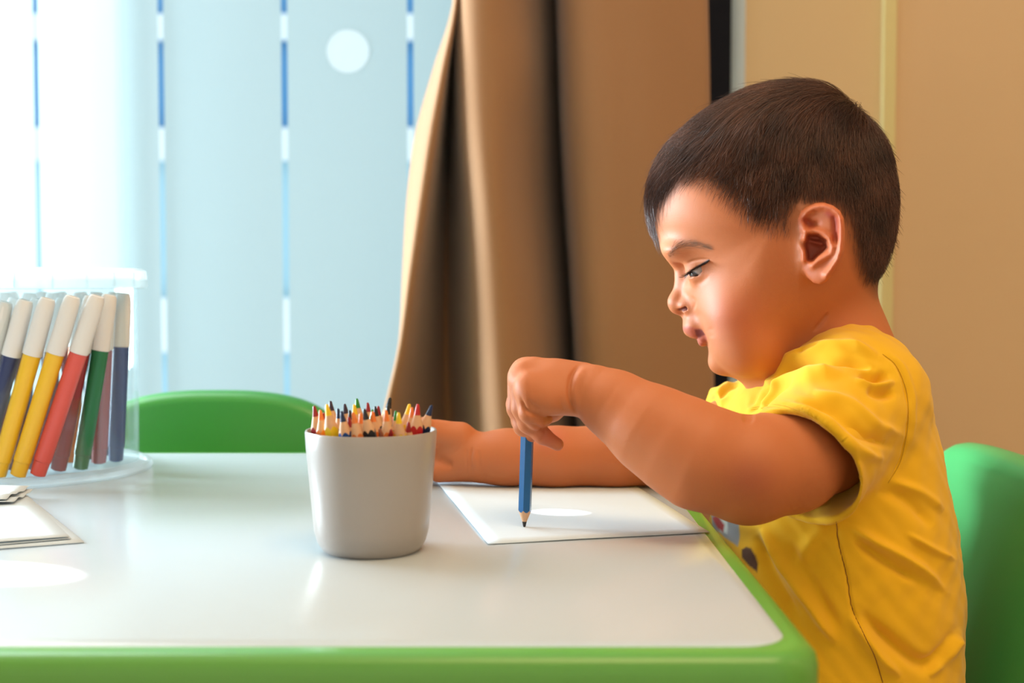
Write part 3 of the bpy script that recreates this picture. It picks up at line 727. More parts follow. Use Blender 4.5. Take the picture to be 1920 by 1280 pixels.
def neck_field(x, y, z):
    a = seg(x, y, z, at(1532, 520, YH), at(1548, 640, YH), 98 * P_, 98 * P_)
    a = smin(a, seg(x, y, z, at(1548, 640, YH), at(1545, 780, YH), 98 * P_, 110 * P_), .02)
    a = smin(a, seg(x, y, z, at(1470, 690, YH), at(1540, 720, YH), 70 * P_, 90 * P_), .02)
    return a
# ------------------------------------------------------------ arms
A_ = [pr(1625, 790, .862, 84), pr(1545, 835, .835, 86), pr(1480, 862, .806, 96), pr(1402, 882, .79, 97), pr(1312, 856, .79, 96), pr(1262, 828, .795, 88), pr(1215, 800, .80, 78), pr(1155, 760, .81, 62), pr(1112, 735, .815, 52)]
def hand_near(x, y, z):
    k = .004
    d = chain(x, y, z, [pr(1092, 728, .822, 46), pr(1045, 721, .826, 46)], .004)
    d = smin(d, seg(x, y, z, at(1005, 703, .832), at(1088, 726, .824), 33 * .83 / F, 43 * .82 / F), .006)
    for K in (pr(988, 696, .850, 26), pr(984, 698, .838, 28), pr(982, 708, .824, 29), pr(992, 724, .812, 28)):
        d = smin(d, seg(x, y, z, pr(1060, 728, (K[0][1] + .826) / 2, 36)[0], K[0], 38 * .825 / F, K[1]), .006)
    d = smin(d, chain(x, y, z, [pr(1078, 746, .812, 32), pr(1030, 750, .809, 26), pr(1000, 745, .808, 24)], .005), .008)
    fl = [
     [pr(990, 733, .812, 24), pr(992, 774, .809, 18.5), pr(1006, 789, .812, 15.5), pr(1024, 786, .820, 12)],
     [pr(979, 716, .822, 26), pr(980, 765, .820, 20), pr(990, 793, .820, 18), pr(1017, 816, .819, 15.5), pr(1045, 833, .820, 12.2)],
     [pr(976, 708, .836, 25), pr(970, 765, .834, 19), pr(980, 800, .830, 16), pr(996, 816, .827, 13)],
     [pr(982, 702, .849, 24), pr(968, 758, .848, 18), pr(975, 790, .847, 15), pr(982, 802, .844, 12.5)],
     [pr(1062, 745, .846, 26), pr(1036, 770, .853, 19), pr(1012, 786, .849, 15), pr(998, 792, .844, 13)]]
    for i, f in enumerate(fl):
        d = smin(d, chain(x, y, z, f, .003), .0022 if i < 4 else .004)
    return d
B_ = [pr(1440, 770, 1.045, 80), pr(1365, 826, 1.03, 72), pr(1260, 850, 1.01, 66), pr(1150, 855, 1.003, 60), pr(1040, 858, 1.0, 56), pr(950, 858, 1.0, 51), pr(905, 858, 1.0, 48)]
def hand_far(x, y, z):
    d = chain(x, y, z, [pr(884, 853, 1.003, 45), pr(850, 845, 1.012, 44)], .004)
    d = smin(d, seg(x, y, z, *[q for q in (pr(862, 820, 1.0, 30)[0], pr(822, 812, .998, 26)[0])], 30 / F, 24 / F), .006)       # thenar
    d = smin(d, seg(x, y, z, pr(870, 872, 1.0, 30)[0], pr(825, 882, 1.003, 26)[0], 30 / F, 23 / F), .006)       # hypothenar
    d = smin(d, seg(x, y, z, at(850, 835, 1.02), at(795, 845, 1.025), 34 / F, 26 / F), .006)
    fl = [[pr(800, 818, 1.028, 19), pr(760, 826, 1.022, 15), pr(748, 845, 1.005, 13), pr(765, 850, .995, 11)],
          [pr(796, 836, 1.028, 19), pr(755, 846, 1.022, 15), pr(745, 862, 1.005, 13), pr(764, 866, .995, 11)],
          [pr(798, 856, 1.026, 18), pr(760, 866, 1.020, 15), pr(750, 878, 1.005, 13), pr(768, 882, .997, 11)],
          [pr(802, 874, 1.022, 17), pr(768, 884, 1.016, 14), pr(760, 892, 1.003, 12), pr(776, 894, .996, 10)],
          [pr(828, 812, .998, 23), pr(795, 800, .992, 17), pr(772, 806, .988, 14), pr(758, 815, .985, 11)]]
    for f in fl: d = smin(d, chain(x, y, z, f, .003), .003)
    return d
def body_field(x, y, z):
    c = Cull(x, y, z); d = np.full(x.shape, .03)
    if c.near((.05, .78, T + .05), (.34, 1.08, T + .35), .03):
        d = head_field(x, y, z) if c.near((.07, .79, T + .07), (.335, 1.09, T + .35), .015) else d
        d = smin(d, neck_field(x, y, z), .014)
    if c.near((.0, .74, T - .02), (.30, .92, T + .14), .02):
        arm = chain(x, y, z, A_, .008)
        if c.near((-.02, .77, T + .01), (.08, .88, T + .14), .01): arm = smin(arm, hand_near(x, y, z), .0022)
        d = np.minimum(d, arm)
    if c.near((-.12, .94, T - .03), (.26, 1.1, T + .14), .02):
        arm = chain(x, y, z, B_, .008)
        if c.near((-.12, .94, T - .03), (.0, 1.08, T + .09), .01): arm = smin(arm, hand_far(x, y, z), .003)
        arm = smax(arm, (T + .0004) - z, .004) if c.c[0] < .13 else arm
        d = np.minimum(d, arm)
    if c.near((.13, .80, T - .1), (.35, 1.1, T + .14), .03):
        tor = ell(x, y, z, at(1570, 860, YH), (.062, .085, .10)); d = smin(d, tor, .02)
    return d
def hair_of(u, v):          # scalp coverage 0..1 in head-pixel space
    line = [(1150, 470), (1224, 419), (1232, 390), (1252, 372), (1283, 350), (1305, 352), (1335, 372), (1368, 398), (1400, 425), (1435, 442), (1468, 448), (1490, 446), (1497, 420), (1520, 396), (1550, 396), (1575, 420), (1586, 460), (1596, 500), (1612, 528), (1640, 552), (1760, 560), (1760, 100), (1150, 100)]
    return poly_sd(u, v, line)
V, Q = mesh_sdf(body_field, (-.11, .735, T - .075), (.345, 1.13, T + .335), .00095)
V = relax(V, Q, 1)
N = normals(V, Q)
pu, pv = proj(V[:, 0], V[:, 1], V[:, 2]); vd = np.stack([-V[:, 0], -V[:, 1], ZC - V[:, 2]], 1); vd /= np.linalg.norm(vd, axis=1, keepdims=True)
facing = (N * vd).sum(1)
def stroke(V, N, sel, pts, wpx, amp, a=pu, b=pv, asym=1.0):
    xs = [p[0] for p in pts]; ys = [p[1] for p in pts]; W_ = wpx * max(1, asym)
    m = sel & (a > min(xs) - 3.5 * W_) & (a < max(xs) + 3.5 * W_) & (b > min(ys) - 3.5 * W_) & (b < max(ys) + 3.5 * W_)
    if not m.any(): return
    P = catmull(pts, 8) if len(pts) > 2 else np.array(pts, float); n_ = len(P) - 1
    u, v = a[m], b[m]; best = np.full(u.shape, 1e9); tt = np.zeros(u.shape); sg = np.ones(u.shape)
    for i in range(n_):
        dx, dy = P[i + 1] - P[i]; t = np.clip(((u - P[i, 0]) * dx + (v - P[i, 1]) * dy) / (dx * dx + dy * dy + 1e-9), 0, 1)
        ex, ey = u - P[i, 0] - t * dx, v - P[i, 1] - t * dy; d = np.hypot(ex, ey); q = d < best
        best[q] = d[q]; tt[q] = (i + t[q]) / n_; sg[q] = np.sign(dx * ey - dy * ex)[q]
    ww = np.where(sg > 0, wpx * asym, wpx) * (.65 + .35 * np.sin(math.pi * tt))
    tp = np.clip(np.sin(math.pi * np.clip(tt, 0.02, .98)) * 1.6, 0, 1)
    V[m] += N[m] * (amp * tp * np.exp(-(best / ww) ** 2))[:, None]
inhead = (V[:, 2] > T + .06) & (V[:, 0] > .085)
VC, VL = w2c(V[:, 0], V[:, 1]); VM = YH - np.abs(VL - YH); hu, hv = proj(*c2w(VC, VM), V[:, 2]); VL = np.abs(VL - YH)
# symmetric face details
for pts, w_, a_ in [([(1287, 494), (1300, 489), (1318, 486), (1333, 487)], 2.5, -.0007),         # lid crease
                    ([(1300, 531), (1316, 528), (1330, 515)], 5, -.0005),
                    ([(1296, 555), (1303, 566), (1300, 582)], 3, -.0005),
                    ([(1300, 584), (1314, 596), (1326, 610), (1338, 624)], 10, -.0005),           # nasolabial
                    ([(1330, 612), (1334, 624), (1332, 634)], 7, -.0004)]:
    stroke(V, N, inhead & (facing > -.2), pts, w_, a_, hu, hv)
near = (V[:, 1] < .90) & (facing > 0)
for pts, w_, a_ in [([(1555, 585), (1542, 602), (1525, 622)], 4, -.0016),                        # neck fold
                    ([(1087, 682), (1071, 705), (1067, 735), (1072, 758), (1086, 782)], 3.6, -.0022),          # wrist fold
                    ([(1099, 684), (1083, 712), (1081, 745), (1092, 775)], 8, .0014),
                    ([(975, 742), (985, 765), (1002, 776), (1014, 777)], 3.5, -.0015),
                    ([(992, 795), (1008, 800), (1018, 806), (1026, 800)], 3, -.0012), ([(1024, 806), (1020, 816), (1012, 828)], 3, -.0010),
                    ([(990, 748), (1000, 760), (1014, 766)], 3.5, -.0006),
                    ([(1048, 742), (1052, 758), (1060, 772)], 3, -.0006),
                    ([(1415, 786), (1404, 784), (1392, 786)], 9, -.0016)]:
    stroke(V, N, near, pts, w_, a_)
far = (V[:, 1] > .94) & (facing > 0) & (V[:, 0] < .06)
for pts, w_, a_ in [([(884, 890), (882, 860), (886, 835)], 3.5, -.0011), ([(900, 880), (898, 855), (896, 842)], 3, -.0005), ([(876, 885), (875, 855), (876, 840)], 2.5, -.0005),
                    ([(850, 850), (862, 840), (864, 828)], 3, -.0004), ([(818, 855), (835, 868), (850, 872)], 9, -.0022)]:
    stroke(V, N, far, pts, w_, a_)
# skin colours
base = np.array((0.52, 0.160, 0.055)); tint = np.tile(base, (len(V), 1))
def blend(m, col, f): 
    f = np.clip(f, 0, 1)[:, None]; tint[m] = tint[m] * (1 - f) + np.array(col) * f
u0, v0, w0 = head_uv(V[:, 0], V[:, 1], V[:, 2])
# ruddy cheeks, ears with darkened hollows, knuckles
d = np.sqrt(((u0 - 1375) / 55) ** 2 + ((v0 - 590) / 45) ** 2); blend(inhead, (.52, .12, .06), (.45 * np.exp(-d ** 2))[inhead])
earm = inhead & (poly_sd(hu, hv, earpoly) < 1) & (VL > .062)
if earm.any():
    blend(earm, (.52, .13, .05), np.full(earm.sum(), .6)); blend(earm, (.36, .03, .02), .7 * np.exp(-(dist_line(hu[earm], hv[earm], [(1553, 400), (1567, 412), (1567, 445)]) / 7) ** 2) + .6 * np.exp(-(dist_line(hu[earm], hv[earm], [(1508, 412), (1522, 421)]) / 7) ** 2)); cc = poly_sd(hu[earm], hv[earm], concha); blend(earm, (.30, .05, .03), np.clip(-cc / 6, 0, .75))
# lips
def near_seg(pts, r):
    return np.concatenate([[0]]) if False else chain(VC, VM, V[:, 2], pts, 1e-4)
dl = np.minimum(near_seg([(hp(1292, 622, 0), 8 * P_), (hp(1296, 621.5, 13), 8 * P_), (hp(1306, 623, 27), 6.5 * P_), (hp(1325, 623, 43), 3 * P_)], 0), near_seg([(hp(1301, 626, 0), 8 * P_), (hp(1303, 625, 12), 6.5 * P_)], 0))
dl = np.minimum(dl, near_seg([(hp(1316, 643, 0), 9 * P_), (hp(1317, 640, 14), 9 * P_), (hp(1321, 633, 30), 6.5 * P_), (hp(1328, 624, 43), 2.5 * P_)], 0))
lipz = inhead & (VL < 52 * P_) & (u0 < 1336)
f_ = np.clip(.5 - np.minimum(poly_sd(hu, hv, [(1277, 612), (1289, 611), (1305, 615), (1326, 621), (1330, 626), (1310, 636), (1296, 631), (1287, 625), (1279, 618)]),
                            poly_sd(hu, hv, [(1302, 634), (1314, 627), (1329, 621), (1331, 629), (1320, 645), (1311, 651), (1302, 646)])) / 3., 0, 1)
blend(lipz, (.43, .085, .065), (f_ * .65)[lipz])
f_ = np.clip(.5 - poly_sd(hu, hv, [(1302, 618), (1312, 617), (1327, 621), (1325, 626), (1316, 630), (1310, 634), (1305, 629)]) / 3., 0, 1); blend(lipz, (.12, .012, .012), (f_ * .85)[lipz])  # darkness of the open mouth painted between the lips
mi = inhead & (((u0 > 1309) & (v0 > 616) & (v0 < 640) & (w0 < 34) & (u0 < 1350) & (np.abs(head_base(V[:, 0], V[:, 1], V[:, 2])) > .003) & (u0 > 1318)))
blend(mi, (.16, .02, .02), np.full(mi.sum(), .9))
# nostrils, the dark of the openings painted in
dn = seg(VC, VM, V[:, 2], hp(1273, 583, 21), hp(1288, 577, 33), 3.2 * P_, 4.6 * P_); blend(inhead, (.20, .035, .02), np.clip(1 - dn / (1.2 * P_), 0, .9)[inhead])
# lash line and lid edges
dlz = dist_line(hu, hv, [(1283, 520), (1292, 512), (1302, 504), (1312, 497.5), (1321, 492.5), (1329, 488)]); blend(inhead & (w0 > 25), (.03, .015, .012), np.clip(1.3 - dlz / 2.4, 0, 1)[inhead & (w0 > 25)])
# scalp shading, hair pigment at the roots
hd = hair_of(u0, v0); hf = np.clip((-hd + 14) / np.interp(u0, [1300, 1350, 1470, 1520], [34, 82, 82, 34]), 0, 1)
sm_ = inhead & (v0 < 620) & ~earm
blend(sm_, (.045, .020, .012), (hf * .97)[sm_])
# brow pigment
db = dist_line(hu, hv, catmull([(1257, 478), (1270, 463), (1290, 457), (1312, 459), (1330, 463)], 6)); bw_ = np.interp(hu, [1252, 1262, 1290, 1335], [5, 10, 10, 6])
blend(inhead & (w0 > 14), (.22, .09, .045), (np.exp(-(db / bw_) ** 2) * .45 * np.clip((hu - 1250) / 6, 0, 1))[inhead & (w0 > 14)])
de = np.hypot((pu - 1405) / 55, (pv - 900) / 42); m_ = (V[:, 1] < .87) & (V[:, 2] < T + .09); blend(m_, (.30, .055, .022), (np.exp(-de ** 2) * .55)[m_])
# fingers slightly redder
dh = np.hypot(pu - 1030, (pv - 820) * 1.3); blend(V[:, 0] < .06, (.52, .10, .06), (np.exp(-(dh / 30) ** 2) * .5)[V[:, 0] < .06])

boy = empty('person', (.235, YH, 0), 'small boy with short dark hair in a yellow t-shirt, drawing at the table', 'person')
def child_np(name, V, Q, m, tint=None):
    return link_np(name, V - np.array(boy.location), Q, m, boy, tint)
child_np('body', V, Q, M['skin'], tint)

# eyes
def eye(side):
    n1, n2 = 24, 48; Vv = []; Tn = []
    c = EN if side < 0 else EF
    look = np.array((-0.64, -0.36, -0.68)); look /= np.linalg.norm(look)
    q = Vector(look).to_track_quat('Z', 'Y').to_matrix(); q = np.array(q)
    for i in range(n1 + 1):
        th = math.pi * i / n1
        for k in range(n2):
            ph = 2 * math.pi * k / n2; p = np.array((math.sin(th) * math.cos(ph), math.sin(th) * math.sin(ph), math.cos(th)))
            Vv.append(c + q @ p * 28.6 * P_)
            dg = math.degrees(th); Tn.append((.004, .004, .005) if dg < 12 else (.05, .022, .012) if dg < 27 else (.02, .012, .01) if dg < 30 else (.62, .56, .54))
    Fq = [(i * n2 + k, (i + 1) * n2 + k, (i + 1) * n2 + (k + 1) % n2, i * n2 + (k + 1) % n2) for i in range(n1) for k in range(n2)]
    child_np('eyeball', np.array(Vv), np.array(Fq), M['eye'], np.array(Tn))
eye(-1); eye(1)
# strands as thin tapered prisms
def strands(name, paths, radii, m, tints=None):
    paths = np.asarray(paths); n, k, _ = paths.shape
    tg = np.gradient(paths, axis=1); tg /= np.linalg.norm(tg, axis=2, keepdims=True) + 1e-12
    up = np.array((0.31, 0.52, 0.8)); s = np.cross(tg, up); s /= np.linalg.norm(s, axis=2, keepdims=True) + 1e-12; b = np.cross(tg, s)
    Vv = np.stack([paths + (s * math.cos(a) + b * math.sin(a)) * radii[..., None] for a in (0, 2.094, 4.189)], 2).reshape(-1, 3)
    base_ = (np.arange(n) * k * 3)[:, None, None]; kk = (np.arange(k - 1) * 3)[None, :, None]; c3 = np.arange(3)[None, None, :]; c4 = (np.arange(3) + 1) % 3
    f = np.stack([base_ + kk + c3, base_ + kk + c4[None, None], base_ + kk + 3 + c4[None, None], base_ + kk + 3 + c3], -1).reshape(-1, 4)
    tn = None if tints is None else np.repeat(tints, k * 3, axis=0)
    return tag(child_np(name, Vv, f, m, tn), kind='stuff' if n > 1 else None)
def to_surf(p, off=0.0, it=4, fn=None):
    fn = fn or head_field
    for _ in range(it):
        e = 5e-4; f0 = fn(p[:, 0], p[:, 1], p[:, 2])
        g = np.stack([fn(p[:, 0] + e * (q == 0), p[:, 1] + e * (q == 1), p[:, 2] + e * (q == 2)) - f0 for q in range(3)], 1) / e
        gl_ = np.linalg.norm(g, axis=1, keepdims=True) + 1e-6; p = p - g / gl_ * ((f0 - off)[:, None] / gl_)
    return p, g / gl_
def ray_hit(px, py, fn, Y0=.82, Y1=.925, off=0.0):
    px = np.asarray(px, float); py = np.asarray(py, float)
    cx = (px - 960) / F; cy = -(py - 640) / F; dy = ct + st * cy; dz = -st + ct * cy
    pos = lambda Y: (cx / dy * Y, Y, ZC + dz / dy * Y)
    a = np.full(px.shape, Y0); b = a.copy(); hit = np.zeros(px.shape, bool)
    for Y in np.arange(Y0, Y1, .0015):
        x, y, z = pos(np.full(px.shape, Y)); n_ = (fn(x, y, z) - off < 0) & ~hit; b[n_] = Y; a[n_] = Y - .0015; hit |= n_
    for _ in range(9):
        m = (a + b) / 2; x, y, z = pos(m); i_ = fn(x, y, z) - off < 0; b = np.where(i_, m, b); a = np.where(i_, a, m)
    x, y, z = pos(b); return np.stack([x, y, z], -1), hit
def grad(p, fn):
    e = 5e-4; f0 = fn(p[:, 0], p[:, 1], p[:, 2])
    g = np.stack([fn(p[:, 0] + e * (q == 0), p[:, 1] + e * (q == 1), p[:, 2] + e * (q == 2)) - f0 for q in range(3)], 1); return g / (np.linalg.norm(g, axis=1, keepdims=True) + 1e-12)
def brows(side):
    n = 230; t = rng.random(n); path = catmull([(1256, 479), (1268, 464), (1290, 457), (1312, 459), (1332, 465)], 20); idx = (t * (len(path) - 1)).astype(int); c = path[idx]
    wd = np.interp(t, [0, .2, .6, 1], [6, 9, 7, 4]); v = c[:, 1] + rng.normal(0, .5, n) * wd; u = c[:, 0] + rng.normal(0, 2, n)
    p, hit = ray_hit(u, v, head_field); p = p[hit]; t = t[hit]; n = len(p); g = grad(p, head_field)
    dr = np.stack([np.interp(t, [0, .4, 1], [.25, .8, 1.0]), np.full(n, -.25), np.interp(t, [0, .3, 1], [.9, .45, -.15])], 1) + rng.normal(0, .15, (n, 3)); dr -= g * (dr * g).sum(1, keepdims=True); dr /= np.linalg.norm(dr, axis=1, keepdims=True)
    L = (rng.uniform(7, 13, n) * P_)[:, None]
    pts = np.stack([p + dr * L * s + g * .0004 * (s + .1) for s in (0, .5, 1)], 1)
    if side > 0: pts = mirror(pts)
    strands('eyebrow', pts, np.tile(np.array([1, .8, .3]) * .00006, (n, 1)), M['brow'])
def lashes(side):
    paths = []; rad = []
    for t in np.linspace(0, 1, 84):
        px = np.interp(t, [0, .25, .5, .75, 1], [1284, 1296, 1307, 1318, 1329]); py = np.interp(t, [0, .25, .5, .75, 1], [519, 508.5, 501, 495, 489])
        p = ray_hit(np.array([px]), np.array([py - 1.5]), head_field)[0][0]
        L = (9 + 9 * math.sin(t * 2.4 + .3) + random.uniform(-2, 2)) * P_
        dr = np.array((-0.74 + .45 * t + random.uniform(-.12, .12), -0.42, -0.58 - .2 * t + random.uniform(-.12, .12))); dr /= np.linalg.norm(dr); pts = []
        for s in np.linspace(0, 1, 5): pts.append(p + dr * L * s + np.array((-.25, -.1, .38)) * L * s * s * .8)
        pts = np.array(pts)
        if side > 0: pts = mirror(pts)
        paths.append(pts); rad.append(np.linspace(1.0, .25, 5) * .00017)
    strands('eyelashes', paths, np.array(rad), M['lash'])
lashes(-1); lashes(1)
brows(-1); brows(1)
# teeth
for u_, v_, w_ in ((1308, 628, 4), (1309, 628, -4), (1313, 625, 13)):
    th = lathe('tooth', [(0, -.0018), (.0011, -.0016), (.0014, 0), (.0012, .0022), (0, .0026)], M['tooth'], boy, 12)
    th.location = Vector(hpw(u_ + 3, v_ - 1, w_)) - boy.location
# hair
def hair_field(x, y, z): return head_base(x, y, z)
n0 = 150000
ph = rng.random(n0) * 2 * math.pi; cz = rng.uniform(-1, 1, n0); sr = np.sqrt(1 - cz ** 2)
c0 = PIV.copy(); R_ = .12
pts = c0 + R_ * np.stack([sr * np.cos(ph), cz, sr * np.sin(ph)], 1)
for _ in range(5):
    f = hair_field(pts[:, 0], pts[:, 1], pts[:, 2]); dd = c0 - pts; dd /= np.linalg.norm(dd, axis=1, keepdims=True); pts = pts + dd * f[:, None]
u, v, w_ = head_uv(pts[:, 0], pts[:, 1], pts[:, 2]); hd = hair_of(u, v)
keep = (rng.random(n0) < np.clip((-hd + 3) / np.interp(u, [1300, 1350, 1470, 1520], [26, 52, 52, 26]), 0, 1) ** 1.1) & (v < 556)
pts = pts[keep][:42000]; u, v, w_ = [a for a in head_uv(pts[:, 0], pts[:, 1], pts[:, 2])]; hd = hair_of(u, v); n = len(pts)
_, g = to_surf(pts.copy(), 0, 1, hair_field)
crown = hpw(1612, 215, 0)
dr = pts - crown; nr = np.linalg.norm(dr, axis=1, keepdims=True); dr /= nr + 1e-6
down = np.array((0, 0, -1.0)); side = np.clip(w_ / 150, 0, 1)[:, None] * np.clip((u - 1260) / 120, .25, 1)[:, None]
back = np.clip((u - 1560) / 80, 0, 1)[:, None]
wdn = np.maximum(side * .75, back * .9)
dirn = dr * (1 - wdn) + down * wdn * 1.0 + np.array((-1, 0, 0)) * (np.clip((v - 260) / 200, 0, 1)[:, None]) * .12 * (1 - back)
dirn += rng.normal(0, .13, (n, 3)); 
cl = np.sin(u * .11 + w_ * .05 + 2) * .12 + np.sin(v * .17 + u * .05) * .10; dirn[:, 0] += cl
dirn -= g * (dirn * g).sum(1, keepdims=True); dirn /= np.linalg.norm(dirn, axis=1, keepdims=True) + 1e-9
topn = np.clip((300 - v) / 90, 0, 1); front = np.clip((1330 - u) / 90, 0, 1)
L = 17 + 55 * topn + 60 * front + 12 * np.clip((-hd - 20) / 60, 0, 1); L = np.where(v > 440, 14, L) * rng.uniform(.7, 1.2, n) * P_
lift = (3 + 7 * front + 6.5 * np.clip((-hd) / 60, 0, 1) + 4 * topn) * P_ * rng.uniform(.35, 1.15, n)
K = 6; paths = np.zeros((n, K, 3)); cur = pts.copy(); paths[:, 0] = cur
dcur = dirn.copy()
for k in range(1, K):
    s = k / (K - 1); cur = cur + dcur * (L / (K - 1))[:, None]
    f = hair_field(cur[:, 0], cur[:, 1], cur[:, 2]); rd = cur - c0; rd /= np.linalg.norm(rd, axis=1, keepdims=True)
    want = lift * (1 - (1 - s) ** 2); cur = cur + rd * (want - f)[:, None]; paths[:, k] = cur
    gz = np.clip(s, 0, 1); dcur = dcur + down * .06 * side
fly = rng.random(n) < .03
paths[fly] += (g[fly][:, None, :] * (np.linspace(0, 1, K) ** 2)[None, :, None]) * .004
radii = np.linspace(1, .3, K)[None] * (np.interp(-hd, [0, 40], [.06, .14]) * 1e-3 * rng.uniform(.7, 1.3, n))[:, None]
bt = rng.uniform(.4, 1.7, n)[:, None]; tn = np.array((.085, .032, .017)) * bt * (1 + .5 * np.sin(u * .06 + 1) * np.sin(v * .05))[:, None]
ho = strands('hair', paths, radii, M['hair'], tn); tag(ho, 'short dark brown hair combed forward', None, None, 'stuff')

# ------------------------------------------------------------ T-shirt
SX = lambda v: (v - 960) * YH / F
zrow = [560, 612, 640, 700, 760, 830, 900, 1000, 1100, 1170, 1280, 1450]
backx = [1600, 1636, 1672, 1702, 1722, 1744, 1758, 1780, 1791, 1791, 1790, 1794]
frontx = [1580, 1520, 1470, 1420, 1382, 1352, 1343, 1340, 1340, 1342, 1345, 1350]
halfw = [20, 105, 165, 232, 262, 275, 282, 286, 288, 288, 290, 292]
zk = np.array([at(1500, r, YH)[2] for r in zrow]); o_ = np.argsort(zk)
zk = zk[o_]; bk_ = SX(np.array(backx, float))[o_]; fk = SX(np.array(frontx, float))[o_]; wk = (np.array(halfw) * P_)[o_]
Sh = at(1618, 744, .862); He = at(1500, 876, .800); axd = (He - Sh) / np.linalg.norm(He - Sh)
Sf = at(1460, 790, 1.035); Hf = at(1345, 806, 1.03); axf = (Hf - Sf) / np.linalg.norm(Hf - Sf)
def shirt_field(x, y, z):
    bx_ = np.interp(z, zk, bk_); fx = np.interp(z, zk, fk); hw = np.interp(z, zk, wk)
    cx = (bx_ + fx) / 2; a = (bx_ - fx) / 2
    q = ((np.abs(x - cx) / a) ** 2.3 + (np.abs(y - YH) / hw) ** 2.3) ** (1 / 2.3)
    d = (q - 1) * np.minimum(a, hw) * .85
    d = smax(d, z - (zk[-1] - .002), .01)
    # shoulder and sleeve of the near arm
    s = chain(x, y, z, [(at(1560, 700, .905), 60 * P_), (at(1606, 722, .872), .033), (Sh, .036)], .02)
    sl = seg(x, y, z, Sh, He, .037, .0425); cut = (x - He[0]) * axd[0] + (y - He[1]) * axd[1] + (z - He[2]) * axd[2]
    d = smin(d, s, .02); d = smin(d, smax(sl, cut, .0015), .012)
    inner = smax(seg(x, y, z, Sh + axd * .02, He + axd * .03, .034, .0400), -(cut + .040), .004); d = smax(d, -inner, .0012)
    # far sleeve
    sl2 = seg(x, y, z, Sf, Hf, .040, .034); cut2 = (x - Hf[0]) * axf[0] + (y - Hf[1]) * axf[1] + (z - Hf[2]) * axf[2]
    d = smin(d, smax(sl2, cut2, .002), .02)
    # keep the belly off the table edge and open the neck hole
    d = smax(d, (x1o + .0015) - x, .006) if z.min() < T + .01 else d
    nk = smin(seg(x, y, z, at(1532, 540, YH), at(1542, 672, YH), 104 * P_, 99 * P_), seg(x, y, z, at(1476, 636, YH), at(1500, 660, YH), 78 * P_, 80 * P_), .01)
    d = smax(d, -nk, .002)
    d = smax(d, (T - .21) - z, .004)
    return d
V2, Q2 = mesh_sdf(shirt_field, (.09, .74, T - .22), (.36, 1.12, T + .16), .0011)
V2 = relax(V2, Q2, 1); N2 = normals(V2, Q2)
a2, b2 = proj(V2[:, 0], V2[:, 1], V2[:, 2]); vd2 = np.stack([-V2[:, 0], -V2[:, 1], ZC - V2[:, 2]], 1); vd2 /= np.linalg.norm(vd2, axis=1, keepdims=True); fc2 = (N2 * vd2).sum(1)
selS = (fc2 > -.1) & (V2[:, 1] < YH + .02)
def sfold(pts, w_, amp): stroke(V2, N2, selS, pts, w_ * .95, amp * 1.45, a2, b2)
for pts, w_, amp in [
    ([(1440, 725), (1480, 695), (1530, 680), (1590, 677), (1640, 688)], 7, -.0055), ([(1430, 735), (1475, 712), (1530, 700), (1585, 700)], 11, .0035),
    ([(1450, 700), (1490, 670), (1540, 655), (1600, 652), (1650, 668)], 11, .0045), ([(1500, 668), (1520, 658), (1545, 650)], 5, -.0025),
    ([(1610, 700), (1640, 708), (1668, 700)], 12, -.0055), ([(1625, 725), (1650, 738), (1680, 738)], 10, -.0035), ([(1600, 712), (1640, 722), (1680, 716)], 8, .0028),
    ([(1520, 735), (1590, 755), (1640, 795), (1690, 815)], 12, .0032), ([(1500, 757), (1560, 770), (1620, 815), (1680, 838)], 10, -.0034), ([(1470, 760), (1540, 785), (1610, 845), (1660, 862)], 11, .0030),
    ([(1400, 778), (1420, 755), (1450, 725), (1462, 700)], 5, -.0020), ([(1425, 770), (1445, 742), (1470, 715)], 6, .0018), ([(1400, 765), (1418, 735), (1432, 705)], 6, -.002),
    # sleeve seam
    ([(1650, 660), (1680, 685), (1699, 730), (1703, 780), (1697, 830), (1686, 870), (1665, 905)], 3, -.0012), ([(1660, 655), (1692, 688), (1710, 732), (1713, 782), (1706, 834)], 5, .0008),
    # hem
    ([(1402, 779), (1450, 776), (1500, 793), (1545, 827), (1580, 872), (1600, 922)], 5, .0012), ([(1409, 766), (1456, 760), (1510, 778), (1559, 815), (1595, 862), (1614, 912)], 4, -.0010),
    # body folds
    ([(1425, 985), (1470, 1060), (1530, 1150), (1570, 1210)], 11, .0050), ([(1415, 1000), (1450, 1080), (1500, 1160)], 12, -.0030), ([(1475, 1010), (1520, 1090), (1580, 1190)], 14, -.0022),
    ([(1590, 985), (1650, 1020), (1720, 1060), (1775, 1110)], 10, .0035), ([(1600, 1010), (1660, 1050), (1730, 1095)], 11, -.0030),
    ([(1610, 1140), (1660, 1195), (1720, 1240), (1760, 1235), (1790, 1180)], 14, -.0050), ([(1590, 1150), (1640, 1220), (1690, 1270)], 11, .0040), ([(1740, 1270), (1780, 1220), (1800, 1190)], 12, .0040),
    ([(1640, 920), (1700, 935), (1750, 990)], 14, -.0025), ([(1670, 900), (1730, 925), (1770, 960)], 10, .002), ([(1700, 1000), (1750, 1030), (1790, 1050)], 7, .0022), ([(1540, 990), (1500, 1060), (1540, 1150)], 16, .0018),
    # side seam
    ([(1568, 975), (1573, 1020), (1588, 1080), (1598, 1140), (1620, 1190), (1640, 1230), (1655, 1280)], 2.6, -.0012)]:
    sfold(pts, w_, amp)
selF = (fc2 > -.1) & (V2[:, 1] > YH)
for pts, w_, amp in [([(1310, 745), (1335, 722), (1365, 708)], 5, -.0015), ([(1325, 752), (1350, 730), (1378, 712)], 5, .002), ([(1345, 750), (1365, 730), (1395, 716)], 5, -.002)]:
    stroke(V2, N2, (fc2 > 0) & (V2[:, 0] < .20), pts, w_, amp, a2, b2)
